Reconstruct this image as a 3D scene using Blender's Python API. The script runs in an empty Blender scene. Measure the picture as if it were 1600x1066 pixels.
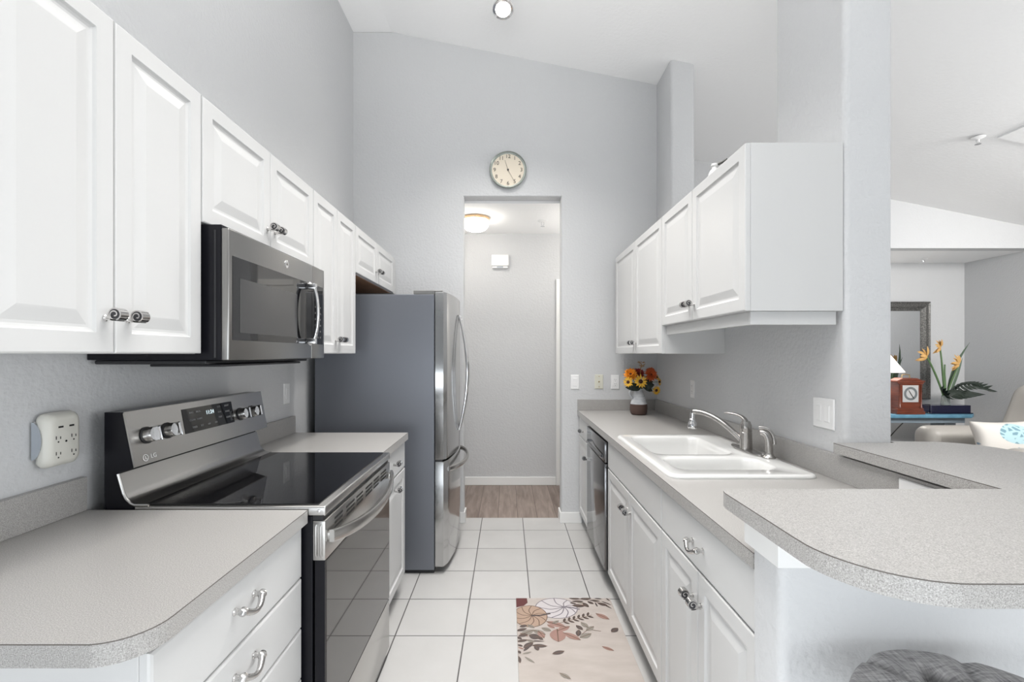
import bpy, bmesh, math, random
from mathutils import Vector, Matrix
random.seed(7)
PI = math.pi
SC = bpy.context.scene
COL = SC.collection

# ------------------------------------------------------------------ camera, world, lights, exposure
cam_d = bpy.data.cameras.new('camera')
cam = bpy.data.objects.new('camera', cam_d)
COL.objects.link(cam)
cam.location = (0, 0, 1.372)
cam.rotation_euler = (PI / 2, 0, 0)
cam_d.sensor_width = 36.0
cam_d.lens = 36.0 * 723 / 1600
cam_d.shift_x = 7 / 1600
cam_d.shift_y = 20 / 1600
cam_d.clip_start = 0.02
SC.camera = cam

SC.view_settings.view_transform = 'Standard'
SC.view_settings.look = 'None'
SC.view_settings.gamma = 1.0
SC.view_settings.use_curve_mapping = False
SC.view_settings.exposure = -0.1

world = bpy.data.worlds.new('daylight')
SC.world = world
world.use_nodes = True
bgn = world.node_tree.nodes['Background']
bgn.inputs[0].default_value = (0.93, 0.97, 1.0, 1)
bgn.inputs[1].default_value = 0.42


def area(name, loc, rot, sx, sy, power, color=(1, 1, 1)):
    l = bpy.data.lights.new(name, 'AREA')
    l.shape = 'RECTANGLE'
    l.size, l.size_y = sx, sy
    l.energy = power
    l.color = color
    o = bpy.data.objects.new(name, l)
    o.location, o.rotation_euler = loc, rot
    COL.objects.link(o)
    return o


def point(name, loc, power, radius, color=(1, 1, 1)):
    l = bpy.data.lights.new(name, 'POINT')
    l.energy, l.shadow_soft_size, l.color = power, radius, color
    o = bpy.data.objects.new(name, l)
    o.location = loc
    COL.objects.link(o)
    return o


# daylight through the glass doors behind the camera and the living room windows, plus added fills
area('window_daylight', (0.2, -2.0, 0.6), (PI / 2, 0, 0), 3.6, 1.0, 52, (0.88, 0.945, 1.0))
for nm, x, rz, pw in (('dinette_fill', -2.9, -PI / 2, 85), ('dinette_side_fill', 2.9, PI / 2, 30)):
    dw = area(nm, (x, -0.8, 1.25), (PI * .37, 0, rz), 2.2, 1.0, pw, (0.95, 0.98, 1.0))  # unseen side fills added to brighten the base cabinet fronts
    dw.data.spread = math.radians(100)
area('living_window_daylight', (5.4, 0.6, 1.5), (PI / 2, 0, PI / 2), 4.2, 2.2, 44, (0.98, 0.99, 1.0))
area('living_back_fill', (3.6, -3.0, 1.4), (PI / 2, 0, 0), 3.4, 2.2, 8, (0.96, 0.98, 1.0))  # added fill for the alcove wall, no known window there
# added fill lights out of view, some aimed up at the ceilings, others downward
cb = area('ceiling_bounce_fill', (-0.1, 0.1, 2.3), (PI * .90, 0, 0), 1.6, 1.0, 70, (1.0, 0.99, 0.97))  # upward fill added to brighten the ceiling
cb.data.spread = math.radians(120)
area('living_fill', (4.9, 2.1, 2.6), (PI * .32, 0, 0), 0.9, 0.6, 85, (1.0, 0.98, 0.95))  # free-floating fill added for the alcove, not a fixture
area('living_ceiling_fill', (3.4, 1.6, 1.6), (PI * .95, 0, 0), 1.6, 1.6, 16, (1.0, 0.99, 0.98))  # upward fill added for the living room ceiling and walls
lamp = area('kitchen_fill', (0.0, 2.0, 3.0), (0, 0, 0), 0.8, 2.4, 30, (1.0, 0.98, 0.96))  # added downward fill for counters and floor, no fixture here
lamp.data.spread = math.radians(110)

# ------------------------------------------------------------------ helpers
W = {}


def V(*a):
    return Vector(a)


def tag(o, label=None, cat=None, group=None, kind=None):
    if label: o['label'] = label
    if cat: o['category'] = cat
    if group: o['group'] = group
    if kind: o['kind'] = kind
    return o


def thing(name, loc, label, cat, group=None):
    o = bpy.data.objects.new(name, None)
    o.empty_display_size = 0.05
    COL.objects.link(o)
    o.location = loc
    W[o] = Vector(loc)
    return tag(o, label, cat, group)


def obj(name, bm, mats, parent=None, smooth=False, label=None, recalc=True):
    """link a bmesh given in world coordinates as one mesh object whose origin is its own base"""
    if recalc:
        bmesh.ops.recalc_face_normals(bm, faces=bm.faces[:])
    xs = [v.co for v in bm.verts]
    lo = Vector([min(c[i] for c in xs) for i in range(3)])
    hi = Vector([max(c[i] for c in xs) for i in range(3)])
    org = Vector(((lo.x + hi.x) / 2, (lo.y + hi.y) / 2, lo.z))
    bmesh.ops.translate(bm, verts=bm.verts[:], vec=-org)
    me = bpy.data.meshes.new(name)
    bm.to_mesh(me)
    bm.free()
    if not isinstance(mats, (list, tuple)):
        mats = [mats]
    for m in mats:
        me.materials.append(m)
    if smooth:
        for p in me.polygons:
            p.use_smooth = True
        if smooth != 'all':
            me.set_sharp_from_angle(angle=math.radians(40))
    o = bpy.data.objects.new(name, me)
    COL.objects.link(o)
    W[o] = org
    if parent is not None:
        o.parent = parent
        o.location = org - W[parent]
    else:
        o.location = org
    if label: o['label'] = label
    return o


def single(name, bm, mats, label, cat, group=None, smooth=False):
    return tag(obj(name, bm, mats, None, smooth), label, cat, group)


def struct(name, bm, mats, smooth=False):
    return tag(obj(name, bm, mats, None, smooth), kind='structure')


def merge(bm, tmp, mat=0):
    for f in tmp.faces:
        f.material_index = mat
    me = bpy.data.meshes.new('tmp')
    tmp.to_mesh(me)
    tmp.free()
    bm.from_mesh(me)
    bpy.data.meshes.remove(me)


def box(bm, x0, x1, y0, y1, z0, z1, bev=0.0, mat=0, seg=2):
    t = bmesh.new()
    bmesh.ops.create_cube(t, size=1.0)
    for v in t.verts:
        v.co = V(x0 + (v.co.x + .5) * (x1 - x0), y0 + (v.co.y + .5) * (y1 - y0), z0 + (v.co.z + .5) * (z1 - z0))
    if bev > 0:
        bmesh.ops.bevel(t, geom=t.edges[:], offset=bev, segments=seg, profile=0.5, affect='EDGES')
    merge(bm, t, mat)


def nbox(*a, **k):
    bm = bmesh.new()
    box(bm, *a, **k)
    return bm


def prism(bm, pts, lo, hi, axis='z', mat=0, bev=0.0, hi_f=None):
    t = bmesh.new()
    def p3(p, h):
        return {'z': V(p[0], p[1], h), 'y': V(p[0], h, p[1]), 'x': V(h, p[0], p[1])}[axis]
    a = [t.verts.new(p3(p, lo)) for p in pts]
    b = [t.verts.new(p3(p, hi)) for p in pts]
    n = len(pts)
    t.faces.new(a[::-1]); t.faces.new(b)
    for i in range(n):
        t.faces.new((a[i], a[(i + 1) % n], b[(i + 1) % n], b[i]))
    bmesh.ops.recalc_face_normals(t, faces=t.faces[:])
    if bev > 0:
        es = [e for e in t.edges if (e.verts[0] in a) == (e.verts[1] in a)]
        bmesh.ops.bevel(t, geom=es, offset=bev, segments=2, profile=0.5, affect='EDGES')
    merge(bm, t, mat)


def arc(cx, cy, r, a0, a1, n=10):
    return [(cx + r * math.cos(a0 + (a1 - a0) * i / n), cy + r * math.sin(a0 + (a1 - a0) * i / n)) for i in range(n + 1)]


def rrect(x0, x1, y0, y1, r, n=6):
    return (arc(x1 - r, y1 - r, r, 0, PI / 2, n) + arc(x0 + r, y1 - r, r, PI / 2, PI, n)
            + arc(x0 + r, y0 + r, r, PI, 1.5 * PI, n) + arc(x1 - r, y0 + r, r, 1.5 * PI, 2 * PI, n))


def basis(axis):
    z = Vector(axis).normalized()
    x = z.orthogonal().normalized()
    return Matrix((x, z.cross(x), z)).transposed()


def lathe(bm, prof, c=(0, 0, 0), axis=(0, 0, 1), seg=28, mat=0, caps=True):
    """prof: list of (radius, height along the axis)"""
    R = basis(axis)
    c = Vector(c)
    rings = []
    for r, h in prof:
        if r < 1e-6:
            rings.append([bm.verts.new(c + R @ V(0, 0, h))])
        else:
            rings.append([bm.verts.new(c + R @ V(r * math.cos(2 * PI * i / seg), r * math.sin(2 * PI * i / seg), h)) for i in range(seg)])
    fs = []
    for a, b in zip(rings, rings[1:]):
        for i in range(seg):
            j = (i + 1) % seg
            if len(a) == 1 and len(b) == 1:
                continue
            if len(a) == 1:
                fs.append(bm.faces.new((a[0], b[i], b[j])))
            elif len(b) == 1:
                fs.append(bm.faces.new((a[i], a[j], b[0])))
            else:
                fs.append(bm.faces.new((a[i], a[j], b[j], b[i])))
    flat0 = len(rings[0]) > 1 and len(rings[1]) == 1 and abs(prof[0][1] - prof[1][1]) < 1e-6
    flat1 = len(rings[-1]) > 1 and len(rings[-2]) == 1 and abs(prof[-1][1] - prof[-2][1]) < 1e-6
    if caps and len(rings[0]) > 1 and not flat0: fs.append(bm.faces.new(rings[0][::-1]))
    if caps and len(rings[-1]) > 1 and not flat1: fs.append(bm.faces.new(rings[-1]))
    for f in fs: f.material_index = mat


def tube(bm, pts, rad, seg=12, mat=0, flat=1.0, up=None):
    pts = [Vector(p) for p in pts]
    n = len(pts)
    if not isinstance(rad, (list, tuple)): rad = [rad] * n
    rings = []
    prev = Vector(up) if up is not None else None
    for i in range(n):
        d = (pts[min(i + 1, n - 1)] - pts[max(i - 1, 0)]).normalized()
        if prev is None: prev = d.orthogonal()
        s = (prev - d * prev.dot(d)).normalized()
        prev = s
        t = d.cross(s)
        rings.append([bm.verts.new(pts[i] + (s * math.cos(2 * PI * k / seg) + t * math.sin(2 * PI * k / seg) * flat) * rad[i]) for k in range(seg)])
    fs = []
    for a, b in zip(rings, rings[1:]):
        for k in range(seg):
            fs.append(bm.faces.new((a[k], a[(k + 1) % seg], b[(k + 1) % seg], b[k])))
    fs.append(bm.faces.new(rings[0][::-1])); fs.append(bm.faces.new(rings[-1]))
    for f in fs: f.material_index = mat


def bez(p0, p1, p2, p3, n=14):
    out = []
    for i in range(n + 1):
        t = i / n
        out.append(Vector(p0) * (1 - t) ** 3 + Vector(p1) * 3 * t * (1 - t) ** 2 + Vector(p2) * 3 * t * t * (1 - t) + Vector(p3) * t ** 3)
    return out


def panel(bm, o, U, Vv, N, w, h, prof, mat=0):
    o, U, Vv, N = Vector(o), Vector(U), Vector(Vv), Vector(N)
    loops = []
    for ins, dz in prof:
        loops.append([bm.verts.new(o + U * a + Vv * b + N * dz) for a, b in
                      ((ins, ins), (w - ins, ins), (w - ins, h - ins), (ins, h - ins))])
    fs = [bm.faces.new(loops[0][::-1])]
    for a, b in zip(loops, loops[1:]):
        for i in range(4):
            fs.append(bm.faces.new((a[i], a[(i + 1) % 4], b[(i + 1) % 4], b[i])))
    fs.append(bm.faces.new(loops[-1]))
    for f in fs: f.material_index = mat


def text_bm(s, size, origin, xdir, ydir, depth=0.0006, align='CENTER'):
    cu = bpy.data.curves.new('t', 'FONT')
    cu.body, cu.size, cu.extrude = s, size, depth
    cu.align_x, cu.align_y = align, 'CENTER'
    o = bpy.data.objects.new('t', cu)
    COL.objects.link(o)
    dg = bpy.context.evaluated_depsgraph_get()
    ev = o.evaluated_get(dg)
    me = ev.to_mesh()
    bm = bmesh.new()
    bm.from_mesh(me)
    ev.to_mesh_clear()
    bpy.data.objects.remove(o)
    bpy.data.curves.remove(cu)
    x, y = Vector(xdir).normalized(), Vector(ydir).normalized()
    mt = Matrix((x, y, x.cross(y))).transposed().to_4x4()
    mt.translation = Vector(origin)
    bm.transform(mt)
    return bm


def add_bm(dst, src, mat=0):
    merge(dst, src, mat)


# ------------------------------------------------------------------ materials
def new_mat(name):
    m = bpy.data.materials.new(name)
    m.use_nodes = True
    nt = m.node_tree
    return m, nt, nt.nodes['Principled BSDF']


def mat(name, col, rough=0.5, metal=0.0, bump=None, coat=0.0, spec=0.5, emit=None, trans=0.0):
    m, nt, b = new_mat(name)
    b.inputs['Base Color'].default_value = (*col, 1)
    b.inputs['Roughness'].default_value = rough
    b.inputs['Metallic'].default_value = metal
    b.inputs['Specular IOR Level'].default_value = spec
    b.inputs['Coat Weight'].default_value = coat
    b.inputs['Coat Roughness'].default_value = 0.05
    b.inputs['Transmission Weight'].default_value = trans
    if emit:
        b.inputs['Emission Color'].default_value = (*emit[0], 1)
        b.inputs['Emission Strength'].default_value = emit[1]
    if bump:
        scale, strength, dist, stretch = bump
        tc = nt.nodes.new('ShaderNodeTexCoord')
        mp = nt.nodes.new('ShaderNodeMapping')
        mp.inputs['Scale'].default_value = stretch
        no = nt.nodes.new('ShaderNodeTexNoise')
        no.inputs['Scale'].default_value = scale
        no.inputs['Detail'].default_value = 3
        bp = nt.nodes.new('ShaderNodeBump')
        bp.inputs['Strength'].default_value = strength
        bp.inputs['Distance'].default_value = dist
        nt.links.new(tc.outputs['Object'], mp.inputs[0])
        nt.links.new(mp.outputs[0], no.inputs['Vector'])
        nt.links.new(no.outputs['Fac'], bp.inputs['Height'])
        nt.links.new(bp.outputs[0], b.inputs['Normal'])
    return m


def noise_mat(name, stops, scale, rough, stretch=(1, 1, 1), detail=4, bump=0.0, metal=0.0, spec=0.5, coat=0.0):
    m, nt, b = new_mat(name)
    tc = nt.nodes.new('ShaderNodeTexCoord')
    mp = nt.nodes.new('ShaderNodeMapping')
    mp.inputs['Scale'].default_value = stretch
    no = nt.nodes.new('ShaderNodeTexNoise')
    no.inputs['Scale'].default_value = scale
    no.inputs['Detail'].default_value = detail
    cr = nt.nodes.new('ShaderNodeValToRGB')
    el = cr.color_ramp.elements
    while len(el) < len(stops): el.new(0.5)
    for e, (p, c) in zip(el, stops):
        e.position, e.color = p, (*c, 1)
    nt.links.new(tc.outputs['Object'], mp.inputs[0])
    nt.links.new(mp.outputs[0], no.inputs['Vector'])
    nt.links.new(no.outputs['Fac'], cr.inputs[0])
    nt.links.new(cr.outputs[0], b.inputs['Base Color'])
    b.inputs['Roughness'].default_value = rough
    b.inputs['Metallic'].default_value = metal
    b.inputs['Specular IOR Level'].default_value = spec
    b.inputs['Coat Weight'].default_value = coat
    if bump:
        bp = nt.nodes.new('ShaderNodeBump')
        bp.inputs['Strength'].default_value = bump
        bp.inputs['Distance'].default_value = 0.002
        nt.links.new(no.outputs['Fac'], bp.inputs['Height'])
        nt.links.new(bp.outputs[0], b.inputs['Normal'])
    return m


M = {}
M['wall'] = mat('grey_wall_paint', (0.575, 0.58, 0.588), 0.62, bump=(60, 0.48, 0.006, (1, 1, 1)), spec=0.3)
M['ceiling'] = mat('white_ceiling_paint', (0.88, 0.88, 0.88), 0.8, bump=(45, 0.3, 0.006, (1, 1, 1)), spec=0.2)
M['trim'] = mat('white_trim_paint', (0.82, 0.82, 0.81), 0.4)
M['cabinet'] = mat('white_thermofoil', (0.575, 0.575, 0.572), 0.38)
M['raw_wood'] = noise_mat('raw_cabinet_wood', [(0.3, (0.20, 0.10, 0.05)), (0.7, (0.32, 0.17, 0.09))], 6, 0.6, (1, 8, 1))
M['laminate'] = noise_mat('speckled_grey_laminate', [(0.33, (0.23, 0.222, 0.213)), (0.46, (0.345, 0.335, 0.323)), (0.58, (0.395, 0.384, 0.371)), (0.70, (0.52, 0.508, 0.494))], 520, 0.30, detail=2)
M['seam'] = mat('laminate_seam', (0.10, 0.085, 0.075), 0.6)
M['steel'] = mat('brushed_steel', (0.53, 0.52, 0.505), 0.27, 1.0, bump=(14, 0.04, 0.001, (1, 1, 70)))
M['steel_dark'] = mat('dark_brushed_steel', (0.33, 0.325, 0.315), 0.30, 1.0, bump=(14, 0.04, 0.001, (1, 1, 70)))
M['fridge_steel'] = mat('refrigerator_steel', (0.50, 0.50, 0.50), 0.14, 1.0, bump=(10, 0.02, 0.001, (70, 70, 1)))
M['chrome'] = mat('polished_chrome', (0.80, 0.80, 0.81), 0.07, 1.0)
M['nickel'] = mat('brushed_nickel', (0.46, 0.445, 0.43), 0.24, 1.0)
M['knob'] = mat('pewter', (0.62, 0.61, 0.60), 0.16, 1.0)
M['knob_groove'] = mat('dark_pewter', (0.06, 0.06, 0.065), 0.4, 0.6)
M['black_glass'] = mat('black_glass', (0.006, 0.006, 0.007), 0.03, spec=0.6)
M['oven_glass'] = mat('smoked_oven_glass', (0.016, 0.012, 0.010), 0.03, spec=0.7, coat=0.1)
M['black'] = mat('black_enamel', (0.008, 0.008, 0.011), 0.25, spec=0.25)
M['black_plastic'] = mat('black_plastic', (0.02, 0.02, 0.022), 0.45)
M['slot'] = mat('dark_slot', (0.01, 0.01, 0.01), 0.7)
M['charcoal'] = mat('charcoal_enamel', (0.17, 0.18, 0.205), 0.33, 0.4, bump=(160, 0.06, 0.001, (1, 1, 1)))
M['dish_steel'] = mat('black_stainless', (0.20, 0.20, 0.205), 0.13, 1.0)
M['porcelain'] = mat('white_porcelain', (0.69, 0.69, 0.68), 0.12, coat=0.6)
M['plastic'] = mat('white_plastic', (0.80, 0.80, 0.80), 0.35)
M['ivory'] = mat('ivory_plastic', (0.64, 0.63, 0.54), 0.4)
M['surge'] = mat('warm_white_plastic', (0.62, 0.61, 0.56), 0.35)
M['surge_grey'] = mat('grey_plastic', (0.36, 0.39, 0.43), 0.4)
M['lit'] = mat('lit_display', (0.5, 0.6, 0.62), 0.4, emit=((0.75, 0.9, 0.95), 0.9))
M['print'] = mat('pale_print', (0.55, 0.55, 0.55), 0.5)
M['faint_print'] = mat('faint_grey_print', (0.10, 0.10, 0.10), 0.5)
M['clock_face'] = mat('cream_clock_face', (0.74, 0.66, 0.54), 0.5)
M['clock_rim'] = mat('grey_green_rim', (0.36, 0.39, 0.36), 0.25, 0.5)
M['ink'] = mat('brown_black_ink', (0.05, 0.04, 0.03), 0.5)
M['lamp_glass'] = mat('lit_opal_glass', (0.9, 0.88, 0.82), 0.3, emit=((1.0, 0.95, 0.87), 20.0))
M['lamp_base'] = mat('warm_brass_base', (0.75, 0.52, 0.30), 0.35, 0.3)
M['bulb'] = mat('lit_bulb', (1, 1, 1), 0.3, emit=((1.0, 0.97, 0.90), 6.0))
M['terra'] = mat('brown_stoneware', (0.085, 0.05, 0.04), 0.75)
M['glaze'] = noise_mat('grey_white_glaze', [(0.4, (0.50, 0.52, 0.55)), (0.6, (0.62, 0.63, 0.65))], 18, 0.25, (1, 1, 4))
M['petal_yellow'] = mat('yellow_petals', (0.80, 0.47, 0.04), 0.6)
M['petal_gold'] = mat('golden_orange_petals', (0.80, 0.30, 0.02), 0.6)
M['petal_orange'] = mat('burnt_orange_petals', (0.52, 0.10, 0.02), 0.6)
M['petal_red'] = mat('dark_red_petals', (0.30, 0.025, 0.02), 0.6)
M['seed'] = mat('dark_flower_center', (0.05, 0.015, 0.008), 0.9)
M['leaf'] = mat('dark_green_leaf', (0.012, 0.022, 0.014), 0.5)
M['stem'] = mat('green_stem', (0.10, 0.18, 0.07), 0.5)
M['straw'] = mat('tan_dried_flower', (0.42, 0.24, 0.09), 0.7)
M['green_leaf'] = mat('grey_green_blade', (0.10, 0.15, 0.10), 0.45)
M['bird_petal'] = mat('orange_cream_bloom', (0.62, 0.36, 0.12), 0.6)
M['mahogany'] = noise_mat('mahogany', [(0.3, (0.11, 0.024, 0.012)), (0.7, (0.20, 0.045, 0.02))], 9, 0.28, (1, 1, 6), coat=0.4)
M['dial'] = mat('silver_dial', (0.62, 0.62, 0.62), 0.35, 0.2)
M['dial_ring'] = mat('dark_dial_ring', (0.20, 0.22, 0.23), 0.4, 0.3)
M['brass'] = mat('aged_brass', (0.45, 0.34, 0.18), 0.3, 1.0)
M['blue'] = noise_mat('blue_painted_wood', [(0.3, (0.10, 0.26, 0.38)), (0.7, (0.16, 0.36, 0.50))], 14, 0.4)
M['navy'] = mat('navy_lacquer', (0.008, 0.008, 0.03), 0.12)
M['mirror'] = mat('mirror_glass', (0.80, 0.81, 0.82), 0.01, 1.0)
M['frame'] = noise_mat('pewter_carved_frame', [(0.35, (0.05, 0.05, 0.048)), (0.65, (0.17, 0.165, 0.155))], 90, 0.4, bump=0.5, metal=0.4)
M['shade'] = mat('white_lamp_shade', (0.85, 0.85, 0.82), 0.8, emit=((1, 0.97, 0.9), 0.6))
M['leather'] = mat('taupe_leather', (0.40, 0.375, 0.345), 0.42, bump=(120, 0.12, 0.002, (1, 1, 1)))
M['cord'] = mat('black_cord', (0.015, 0.015, 0.015), 0.5)
M['mat_print'] = noise_mat('cream_mat', [(0.3, (0.39, 0.345, 0.315)), (0.7, (0.46, 0.415, 0.385))], 5, 0.45, (1, 3, 1))
M['pumpkin'] = mat('printed_beige_orange', (0.36, 0.255, 0.19), 0.5)
M['pumpkin_line'] = mat('printed_brown_line', (0.14, 0.085, 0.06), 0.5)
M['white_pumpkin'] = mat('printed_lilac_white', (0.50, 0.47, 0.475), 0.5)
M['grey_line'] = mat('printed_grey_line', (0.20, 0.18, 0.20), 0.5)
M['print_dark'] = mat('printed_dark_brown', (0.085, 0.065, 0.06), 0.5)
M['print_grey'] = mat('printed_grey_green', (0.23, 0.21, 0.18), 0.5)
M['print_rose'] = mat('printed_rose_brown', (0.30, 0.18, 0.15), 0.5)
M['print_wine'] = mat('printed_wine_red', (0.10, 0.025, 0.025), 0.5)

# linen weave of the stool cushion
m, nt, b = new_mat('grey_linen_weave')
tc = nt.nodes.new('ShaderNodeTexCoord')
cols = []
for st in ((300, 30, 30), (30, 300, 30)):
    mp = nt.nodes.new('ShaderNodeMapping'); mp.inputs['Scale'].default_value = st
    no = nt.nodes.new('ShaderNodeTexNoise'); no.inputs['Scale'].default_value = 1.0; no.inputs['Detail'].default_value = 3
    nt.links.new(tc.outputs['Object'], mp.inputs[0]); nt.links.new(mp.outputs[0], no.inputs['Vector'])
    cols.append(no)
ad = nt.nodes.new('ShaderNodeMath'); ad.operation = 'ADD'
nt.links.new(cols[0].outputs['Fac'], ad.inputs[0]); nt.links.new(cols[1].outputs['Fac'], ad.inputs[1])
cr = nt.nodes.new('ShaderNodeValToRGB')
cr.color_ramp.elements[0].position = 0.32; cr.color_ramp.elements[0].color = (0.17, 0.165, 0.17, 1)
cr.color_ramp.elements[1].position = 0.70; cr.color_ramp.elements[1].color = (0.56, 0.55, 0.55, 1)
ml = nt.nodes.new('ShaderNodeMath'); ml.operation = 'MULTIPLY'; ml.inputs[1].default_value = 0.5
nt.links.new(ad.outputs[0], ml.inputs[0]); nt.links.new(ml.outputs[0], cr.inputs[0])
nt.links.new(cr.outputs[0], b.inputs['Base Color'])
bp = nt.nodes.new('ShaderNodeBump'); bp.inputs['Strength'].default_value = 0.4; bp.inputs['Distance'].default_value = 0.002
nt.links.new(ml.outputs[0], bp.inputs['Height']); nt.links.new(bp.outputs[0], b.inputs['Normal'])
b.inputs['Roughness'].default_value = 0.9
M['linen'] = m

# square floor tiles with dark grout
TILE, TX, TY, GR = 0.3365, -0.2108, 2.587, 0.0026
m, nt, b = new_mat('white_floor_tile')
geo = nt.nodes.new('ShaderNodeNewGeometry')
sp = nt.nodes.new('ShaderNodeSeparateXYZ')
nt.links.new(geo.outputs['Position'], sp.inputs[0])


def mth(op, a, bb=None):
    n = nt.nodes.new('ShaderNodeMath'); n.operation = op
    for i, x in enumerate((a, bb)):
        if x is None: continue
        if isinstance(x, (int, float)): n.inputs[i].default_value = x
        else: nt.links.new(x, n.inputs[i])
    return n.outputs[0]


ds, cells = [], []
for out, ph in ((sp.outputs[0], TX), (sp.outputs[1], TY)):
    s = mth('ADD', out, 10 * TILE - ph)
    q = mth('DIVIDE', s, TILE)
    cells.append(mth('FLOOR', mth('ADD', q, 0.0)))
    fr = mth('FRACT', q)
    ds.append(mth('MULTIPLY', mth('MINIMUM', fr, mth('SUBTRACT', 1.0, fr)), TILE))
dm = mth('MINIMUM', ds[0], ds[1])
gm = nt.nodes.new('ShaderNodeMapRange')
gm.inputs['From Min'].default_value = GR - 0.0006; gm.inputs['From Max'].default_value = GR + 0.0010
nt.links.new(dm, gm.inputs['Value'])
cmb = nt.nodes.new('ShaderNodeCombineXYZ')
nt.links.new(cells[0], cmb.inputs[0]); nt.links.new(cells[1], cmb.inputs[1])
wn = nt.nodes.new('ShaderNodeTexWhiteNoise'); nt.links.new(cmb.outputs[0], wn.inputs['Vector'])
no = nt.nodes.new('ShaderNodeTexNoise'); no.inputs['Scale'].default_value = 5; no.inputs['Detail'].default_value = 5
nt.links.new(geo.outputs['Position'], no.inputs['Vector'])
mixv = mth('ADD', mth('MULTIPLY', wn.outputs['Value'], 0.35), mth('MULTIPLY', no.outputs['Fac'], 0.65))
cr = nt.nodes.new('ShaderNodeValToRGB')
cr.color_ramp.elements[0].position = 0.2; cr.color_ramp.elements[0].color = (0.44, 0.435, 0.425, 1)
cr.color_ramp.elements[1].position = 0.8; cr.color_ramp.elements[1].color = (0.515, 0.508, 0.50, 1)
nt.links.new(mixv, cr.inputs[0])
mx = nt.nodes.new('ShaderNodeMix'); mx.data_type = 'RGBA'
mx.inputs['A'].default_value = (0.085, 0.08, 0.08, 1)
nt.links.new(cr.outputs[0], mx.inputs['B']); nt.links.new(gm.outputs[0], mx.inputs['Factor'])
nt.links.new(mx.outputs['Result'], b.inputs['Base Color'])
bp = nt.nodes.new('ShaderNodeBump'); bp.inputs['Strength'].default_value = 0.5; bp.inputs['Distance'].default_value = 0.002
nt.links.new(gm.outputs[0], bp.inputs['Height']); nt.links.new(bp.outputs[0], b.inputs['Normal'])
b.inputs['Roughness'].default_value = 0.30
M['tile'] = m

# hallway plank floor, boards running away from the kitchen
m, nt, b = new_mat('grey_brown_planks')
geo = nt.nodes.new('ShaderNodeNewGeometry')
sp = nt.nodes.new('ShaderNodeSeparateXYZ'); nt.links.new(geo.outputs['Position'], sp.inputs[0])
q = mth('DIVIDE', mth('ADD', sp.outputs[0], 5.03), 0.165)
fl = mth('FLOOR', q); fr = mth('FRACT', q)
edge = mth('MULTIPLY', mth('MINIMUM', fr, mth('SUBTRACT', 1.0, fr)), 0.165)
gm = nt.nodes.new('ShaderNodeMapRange'); gm.inputs['From Min'].default_value = 0.0008; gm.inputs['From Max'].default_value = 0.003
nt.links.new(edge, gm.inputs['Value'])
cmb = nt.nodes.new('ShaderNodeCombineXYZ')
nt.links.new(mth('MULTIPLY', sp.outputs[0], 26.0), cmb.inputs[0])
nt.links.new(mth('MULTIPLY', sp.outputs[1], 3.0), cmb.inputs[1])
nt.links.new(mth('MULTIPLY', fl, 3.7), cmb.inputs[2])
no = nt.nodes.new('ShaderNodeTexNoise'); no.inputs['Scale'].default_value = 1.0; no.inputs['Detail'].default_value = 6; no.inputs['Distortion'].default_value = 0.6
nt.links.new(cmb.outputs[0], no.inputs['Vector'])
wn = nt.nodes.new('ShaderNodeTexWhiteNoise'); wn.noise_dimensions = '1D'; nt.links.new(fl, wn.inputs['W'])
mixv = mth('ADD', mth('MULTIPLY', wn.outputs['Value'], 0.25), mth('MULTIPLY', no.outputs['Fac'], 0.75))
cr = nt.nodes.new('ShaderNodeValToRGB')
cr.color_ramp.elements[0].position = 0.25; cr.color_ramp.elements[0].color = (0.13, 0.095, 0.08, 1)
cr.color_ramp.elements[1].position = 0.75; cr.color_ramp.elements[1].color = (0.34, 0.275, 0.24, 1)
nt.links.new(mixv, cr.inputs[0])
mx = nt.nodes.new('ShaderNodeMix'); mx.data_type = 'RGBA'
mx.inputs['A'].default_value = (0.07, 0.05, 0.045, 1)
nt.links.new(cr.outputs[0], mx.inputs['B']); nt.links.new(gm.outputs[0], mx.inputs['Factor'])
nt.links.new(mx.outputs['Result'], b.inputs['Base Color'])
b.inputs['Roughness'].default_value = 0.45
M['plank'] = m

# pillow fabric: a turtle shell patch of blue scales on cream
m, nt, b = new_mat('cream_turtle_print')
tc = nt.nodes.new('ShaderNodeTexCoord')
mp = nt.nodes.new('ShaderNodeMapping'); mp.inputs['Location'].default_value = (-0.06, 0, -0.37); mp.inputs['Scale'].default_value = (1.0, 0.0, 1.9)
nt.links.new(tc.outputs['Object'], mp.inputs[0])
ln = nt.nodes.new('ShaderNodeVectorMath'); ln.operation = 'LENGTH'; nt.links.new(mp.outputs[0], ln.inputs[0])
ms = nt.nodes.new('ShaderNodeMapRange'); ms.inputs['From Min'].default_value = 0.150; ms.inputs['From Max'].default_value = 0.156
ms.inputs['To Min'].default_value = 1; ms.inputs['To Max'].default_value = 0
nt.links.new(ln.outputs['Value'], ms.inputs['Value'])
vo = nt.nodes.new('ShaderNodeTexVoronoi'); vo.feature = 'DISTANCE_TO_EDGE'; vo.inputs['Scale'].default_value = 14
mp2 = nt.nodes.new('ShaderNodeMapping'); mp2.inputs['Scale'].default_value = (1, 0, 1.5); nt.links.new(tc.outputs['Object'], mp2.inputs[0])
nt.links.new(mp2.outputs[0], vo.inputs['Vector'])
cr = nt.nodes.new('ShaderNodeValToRGB')
cr.color_ramp.elements[0].position = 0.10; cr.color_ramp.elements[0].color = (0.42, 0.60, 0.64, 1)
cr.color_ramp.elements[1].position = 0.16; cr.color_ramp.elements[1].color = (0.17, 0.30, 0.36, 1)
nt.links.new(vo.outputs['Distance'], cr.inputs[0])
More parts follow.
